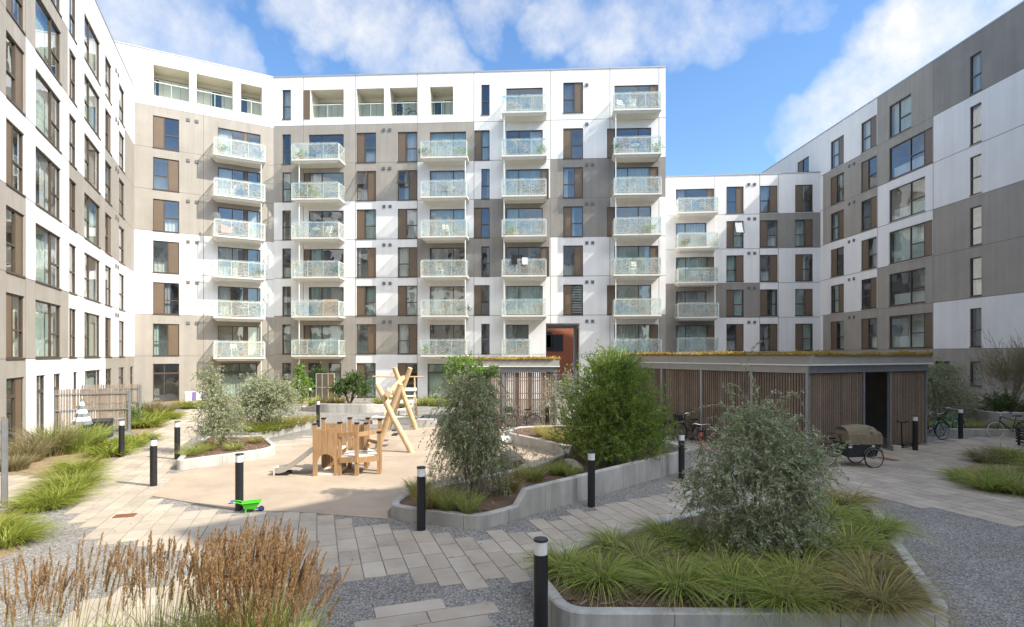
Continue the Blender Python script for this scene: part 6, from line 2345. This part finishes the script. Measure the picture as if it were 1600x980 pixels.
for (x, y) in ((-.3, -.25), (.3, -.25), (-.3, .25), (.3, .25)):
    m = MB(); m.box(x - .02, x + .02, y - .02, y + .02, 0, .699); m.build('leg', M['rail'], gtb)


def potplant(label, loc, h=.5, seed=1, m_='vine_leaf', k=1.0):
    rt = thing('potted_plant', label, 'potted plant', loc, 0, 'potted plants on tables and balconies')
    m = MB(); m.lathe([(.10 * k, 0), (.14 * k, .22 * k), (.15 * k, .23 * k), (.13 * k, .235 * k)], n=14); m.build('pot', M['pot'], rt, smooth=True)
    rr = np.random.default_rng(seed)
    n = 160
    d = rr.normal(size=(n, 3)); d[:, 2] = np.abs(d[:, 2]) + .3; d /= np.linalg.norm(d, axis=1)[:, None]
    pos = np.array([0, 0, .2 * k]) + d * (h * .7 * rr.random(n) ** .6)[:, None]
    V = leaf_quads(pos, d, np.full(n, .14), np.full(n, .035), rr)
    np_mesh('foliage', V, np.arange(len(V)).reshape(-1, 4), M[m_], parent=rt)


potplant('potted plant on the white garden table', (-19.2, 37.0, .73), .5, 3)


# ------------------------------------------------------------------ things on the balconies
def onb(f, px, d, k, dz=0.0):
    q = f.A + f.d * f.s(px) + f.n * d
    return (q.x, q.y, f.fz(k) + (.2 if k == 7 and f is fm else .02 if f is fd else -.06 if f is fm else -.08) + .004 + dz)


rzm = math.atan2(fm.d.y, fm.d.x)
x = onb(fm, 524, 1.1, 2)
m = MB(); m.box(-.55, .55, -.01, .01, 0, 1.22)
o = m.build('strand_board', M['osb'], loc=x); o.rotation_euler = (R(4), 0, rzm)
tag(o, 'rough brown strand board leaning inside a second floor balcony railing', 'board')
for (px, mn, lab, w, h) in ((805, 'cloth_black', 'black garment hung over a balcony railing of the main block', .42, .38), (821, 'cloth_white', 'white garment hung over a balcony railing beside the black one', .4, .42)):
    q = onb(fm, px, 1.31, 3)
    m = MB()
    for k in range(6):
        a, b = -w / 2 + w * k / 6, -w / 2 + w * (k + 1) / 6
        za, zb = .05 * math.sin(k * 2.2), .05 * math.sin(k * 2.2 + 2.2)
        m.hexa([(a, -.03, .95 - h * .5 + za), (b, -.03, .95 - h * .5 + zb), (b, -.015, .95 - h * .5 + zb), (a, -.015, .95 - h * .5 + za), (a, -.012, 1.24), (b, -.012, 1.24), (b, .01, 1.24), (a, .01, 1.24)])
    o = m.build('garment', M[mn], loc=q); o.rotation_euler = (0, 0, rzm)
    tag(o, lab, 'clothing')


def folding_chair(label, loc, rz, mn='rail', group='chairs on the balconies'):
    c = thing('folding_chair', label, 'chair', loc, rz, group)
    m = MB(); m.box(-.22, .22, -.2, .2, .43, .46); m.build('seat', M[mn], c)
    m = MB()
    for z in (.62, .74, .86):
        m.box(-.22, .22, .2, .22, z, z + .07)
    m.build('backrest', M[mn], c)
    for s in (-1, 1):
        m = MB(); m.bar((s * .21, -.2, 0), (s * .21, .21, .95), .025); m.build('leg', M[mn], c)
        m = MB(); m.bar((s * .19, .2, 0), (s * .19, -.18, .43), .025); m.build('leg', M[mn], c)


folding_chair('left white folding chair on the top balcony at the main block end', onb(fm, 968, .7, 7), .4)
folding_chair('right white folding chair on the top balcony at the main block end', onb(fm, 985, .75, 7), -.6)
folding_chair('dark folding chair on the fifth floor balcony of the third window column', onb(fm, 697, .8, 5), .2, 'cap')
folding_chair('white chair on a fourth floor balcony of the second column', onb(fm, 519, .8, 4), -.3)
folding_chair('white chair on a fourth floor balcony beside hanging pots', onb(fm, 700, .8, 4), .5)
folding_chair('white chair on the third floor balcony of the lower right block', onb(fd, 1085, .7, 3), .2)
folding_chair('second white chair on the third floor balcony of the lower right block', onb(fd, 1100, .7, 3), -.4)
folding_chair('pale chair on the first floor balcony of the second column', onb(fm, 508, .8, 1), -.3)
for i, (f, px, k, lab) in enumerate([(fm, 668, 6, 'flowering pot plant at the left end of a sixth floor balcony'), (fm, 727, 6, 'pot plant at the right end of that sixth floor balcony'),
                                     (fm, 962, 6, 'leafy pot plant left on the sixth floor balcony at the block end'), (fm, 1022, 6, 'leafy pot plant right on the sixth floor balcony at the block end'),
                                     (fm, 480, 5, 'tall pot plant on a fifth floor balcony of the second column'), (fm, 498, 5, 'second pot plant on that fifth floor balcony'), (fm, 728, 2, 'yellowish pot plant on a second floor balcony'),
                                     (fm, 1010, 4, 'pot plant on the fourth floor balcony at the block end')]):
    potplant(lab, onb(f, px, .9, k), .75, i, 'vine_leaf' if i % 2 else 'dark_leaf', 1.2)
q = onb(fc, 337, 1.0, 4)
sd = thing('satellite_dish', 'grey satellite dish above a balcony railing of the splayed corner block', 'satellite dish', q)
m = MB(); m.tube([(0, 0, 0), (0, 0, 1.2)], .02, 6); m.build('mast', M['steel'], sd)
m = MB()
for i in range(4):
    for k in range(16):
        a = 2 * math.pi * k / 16; r = .30 * i / 3 + .01
        m.v.append((.05 + r * math.cos(a), -.12 - .35 * (.1 - r * r), 1.3 + r * math.sin(a)))
for i in range(3):
    for k in range(16):
        m.f.append((i * 16 + k, i * 16 + (k + 1) % 16, (i + 1) * 16 + (k + 1) % 16, (i + 1) * 16 + k)); m.m.append(0)
m.build('dish', M['steel'], sd, smooth=True)
m = MB()
q = onb(fc, 345, 1.29, 4)
for k in range(6):
    a, b = -.05 + .12 * k, -.05 + .12 * (k + 1)
    m.hexa([(a, -.02, .15 + .05 * (k % 2)), (b, -.02, .15 + .05 * ((k + 1) % 2)), (b, -.005, .15), (a, -.005, .15), (a, -.02, .8 - .05 * k), (b, -.02, .75 - .05 * k), (b, -.005, .75 - .05 * k), (a, -.005, .8 - .05 * k)])
M['cloth_pink'] = mat('pink_towel', (.55, .36, .32), .9, .3, 8)
o = m.build('towel', M['cloth_pink'], loc=(q[0], q[1], q[2])); o.rotation_euler = (0, 0, math.atan2(fc.d.y, fc.d.x))
tag(o, 'pale pink towel on the glass of a splayed corner block balcony', 'towel')

def bistro(label, loc, mn='rail'):
    t_ = thing('bistro_table', label, 'table', loc, 0, 'small tables on the balconies')
    m = MB(); m.lathe([(.30, .70), (.31, .715), (.30, .73)], n=18); m.build('table_top', M[mn], t_, smooth=True)
    m = MB(); m.tube([(0, 0, .02), (0, 0, .699)], .022, 8); m.lathe([(.2, 0), (.19, .02)], n=14); m.build('pedestal', M['cap'], t_)


for (f, px, k, lab) in ((fm, 990, 6, 'small white table on the sixth floor balcony at the block end'), (fm, 708, 5, 'small table beside the dark folding chair'), (fm, 500, 4, 'small table on the fourth floor balcony of the second column'),
                        (fd, 1093, 3, 'small white table between two white chairs on the lower block'), (fm, 520, 1, 'small table on a first floor balcony of the second column'), (fm, 830, 5, 'small table on a fifth floor balcony of the third column'),
                        (fc, 375, 2, 'small table on a second floor balcony of the splayed corner block')):
    bistro(lab, onb(f, px, .75, k))
for i, (f, px, k, mn, lab) in enumerate(((fm, 822, 5, 'cap', 'dark chair left of a table on the fifth floor, third balcony column'), (fm, 838, 5, 'cap', 'dark chair right of a table on the fifth floor, third balcony column'),
                          (fm, 495, 6, 'cap', 'dark chair on the sixth floor balcony of the second column'), (fm, 690, 3, 'rail', 'white chair on a third floor balcony, fourth window column'), (fm, 985, 3, 'rail', 'white chair on the third floor balcony at the block end'),
                          (fm, 1000, 2, 'cap', 'dark chair on the second floor balcony at the block end'), (fc, 362, 5, 'rail', 'white chair on the fifth floor balcony of the splayed block'), (fc, 390, 2, 'cap', 'dark chair on the second floor balcony of the splayed block'),
                          (fc, 365, 1, 'pale_wood', 'wooden chair on the first floor balcony of the splayed block'), (fm, 700, 1, 'cap', 'dark chair on a first floor balcony left of the smaller shed'))):
    folding_chair(lab, onb(f, px, .7, k), i * .9, mn)
for i, (f, px, k, lab) in enumerate(((fm, 480, 6, 'pot plant on the sixth floor balcony of the second column'), (fm, 532, 3, 'pot plant on the third floor balcony of the second column'), (fm, 845, 6, 'pot plant on a sixth floor balcony, third balcony column'),
                          (fm, 800, 4, 'pot plant on a fourth floor balcony, third balcony column'), (fc, 403, 3, 'pot plant on the third floor balcony of the splayed block'), (fc, 345, 6, 'pot plant on the top balcony of the splayed block'),
                          (fm, 670, 1, 'pot plant on a first floor balcony over the middle tree'), (fd, 1068, 4, 'pot plant on a fourth floor balcony of the lower block'))):
    potplant(lab, onb(f, px, .95, k), .7, 40 + i, ('vine_leaf', 'dark_leaf', 'willow_leaf')[i % 3], 1.15)
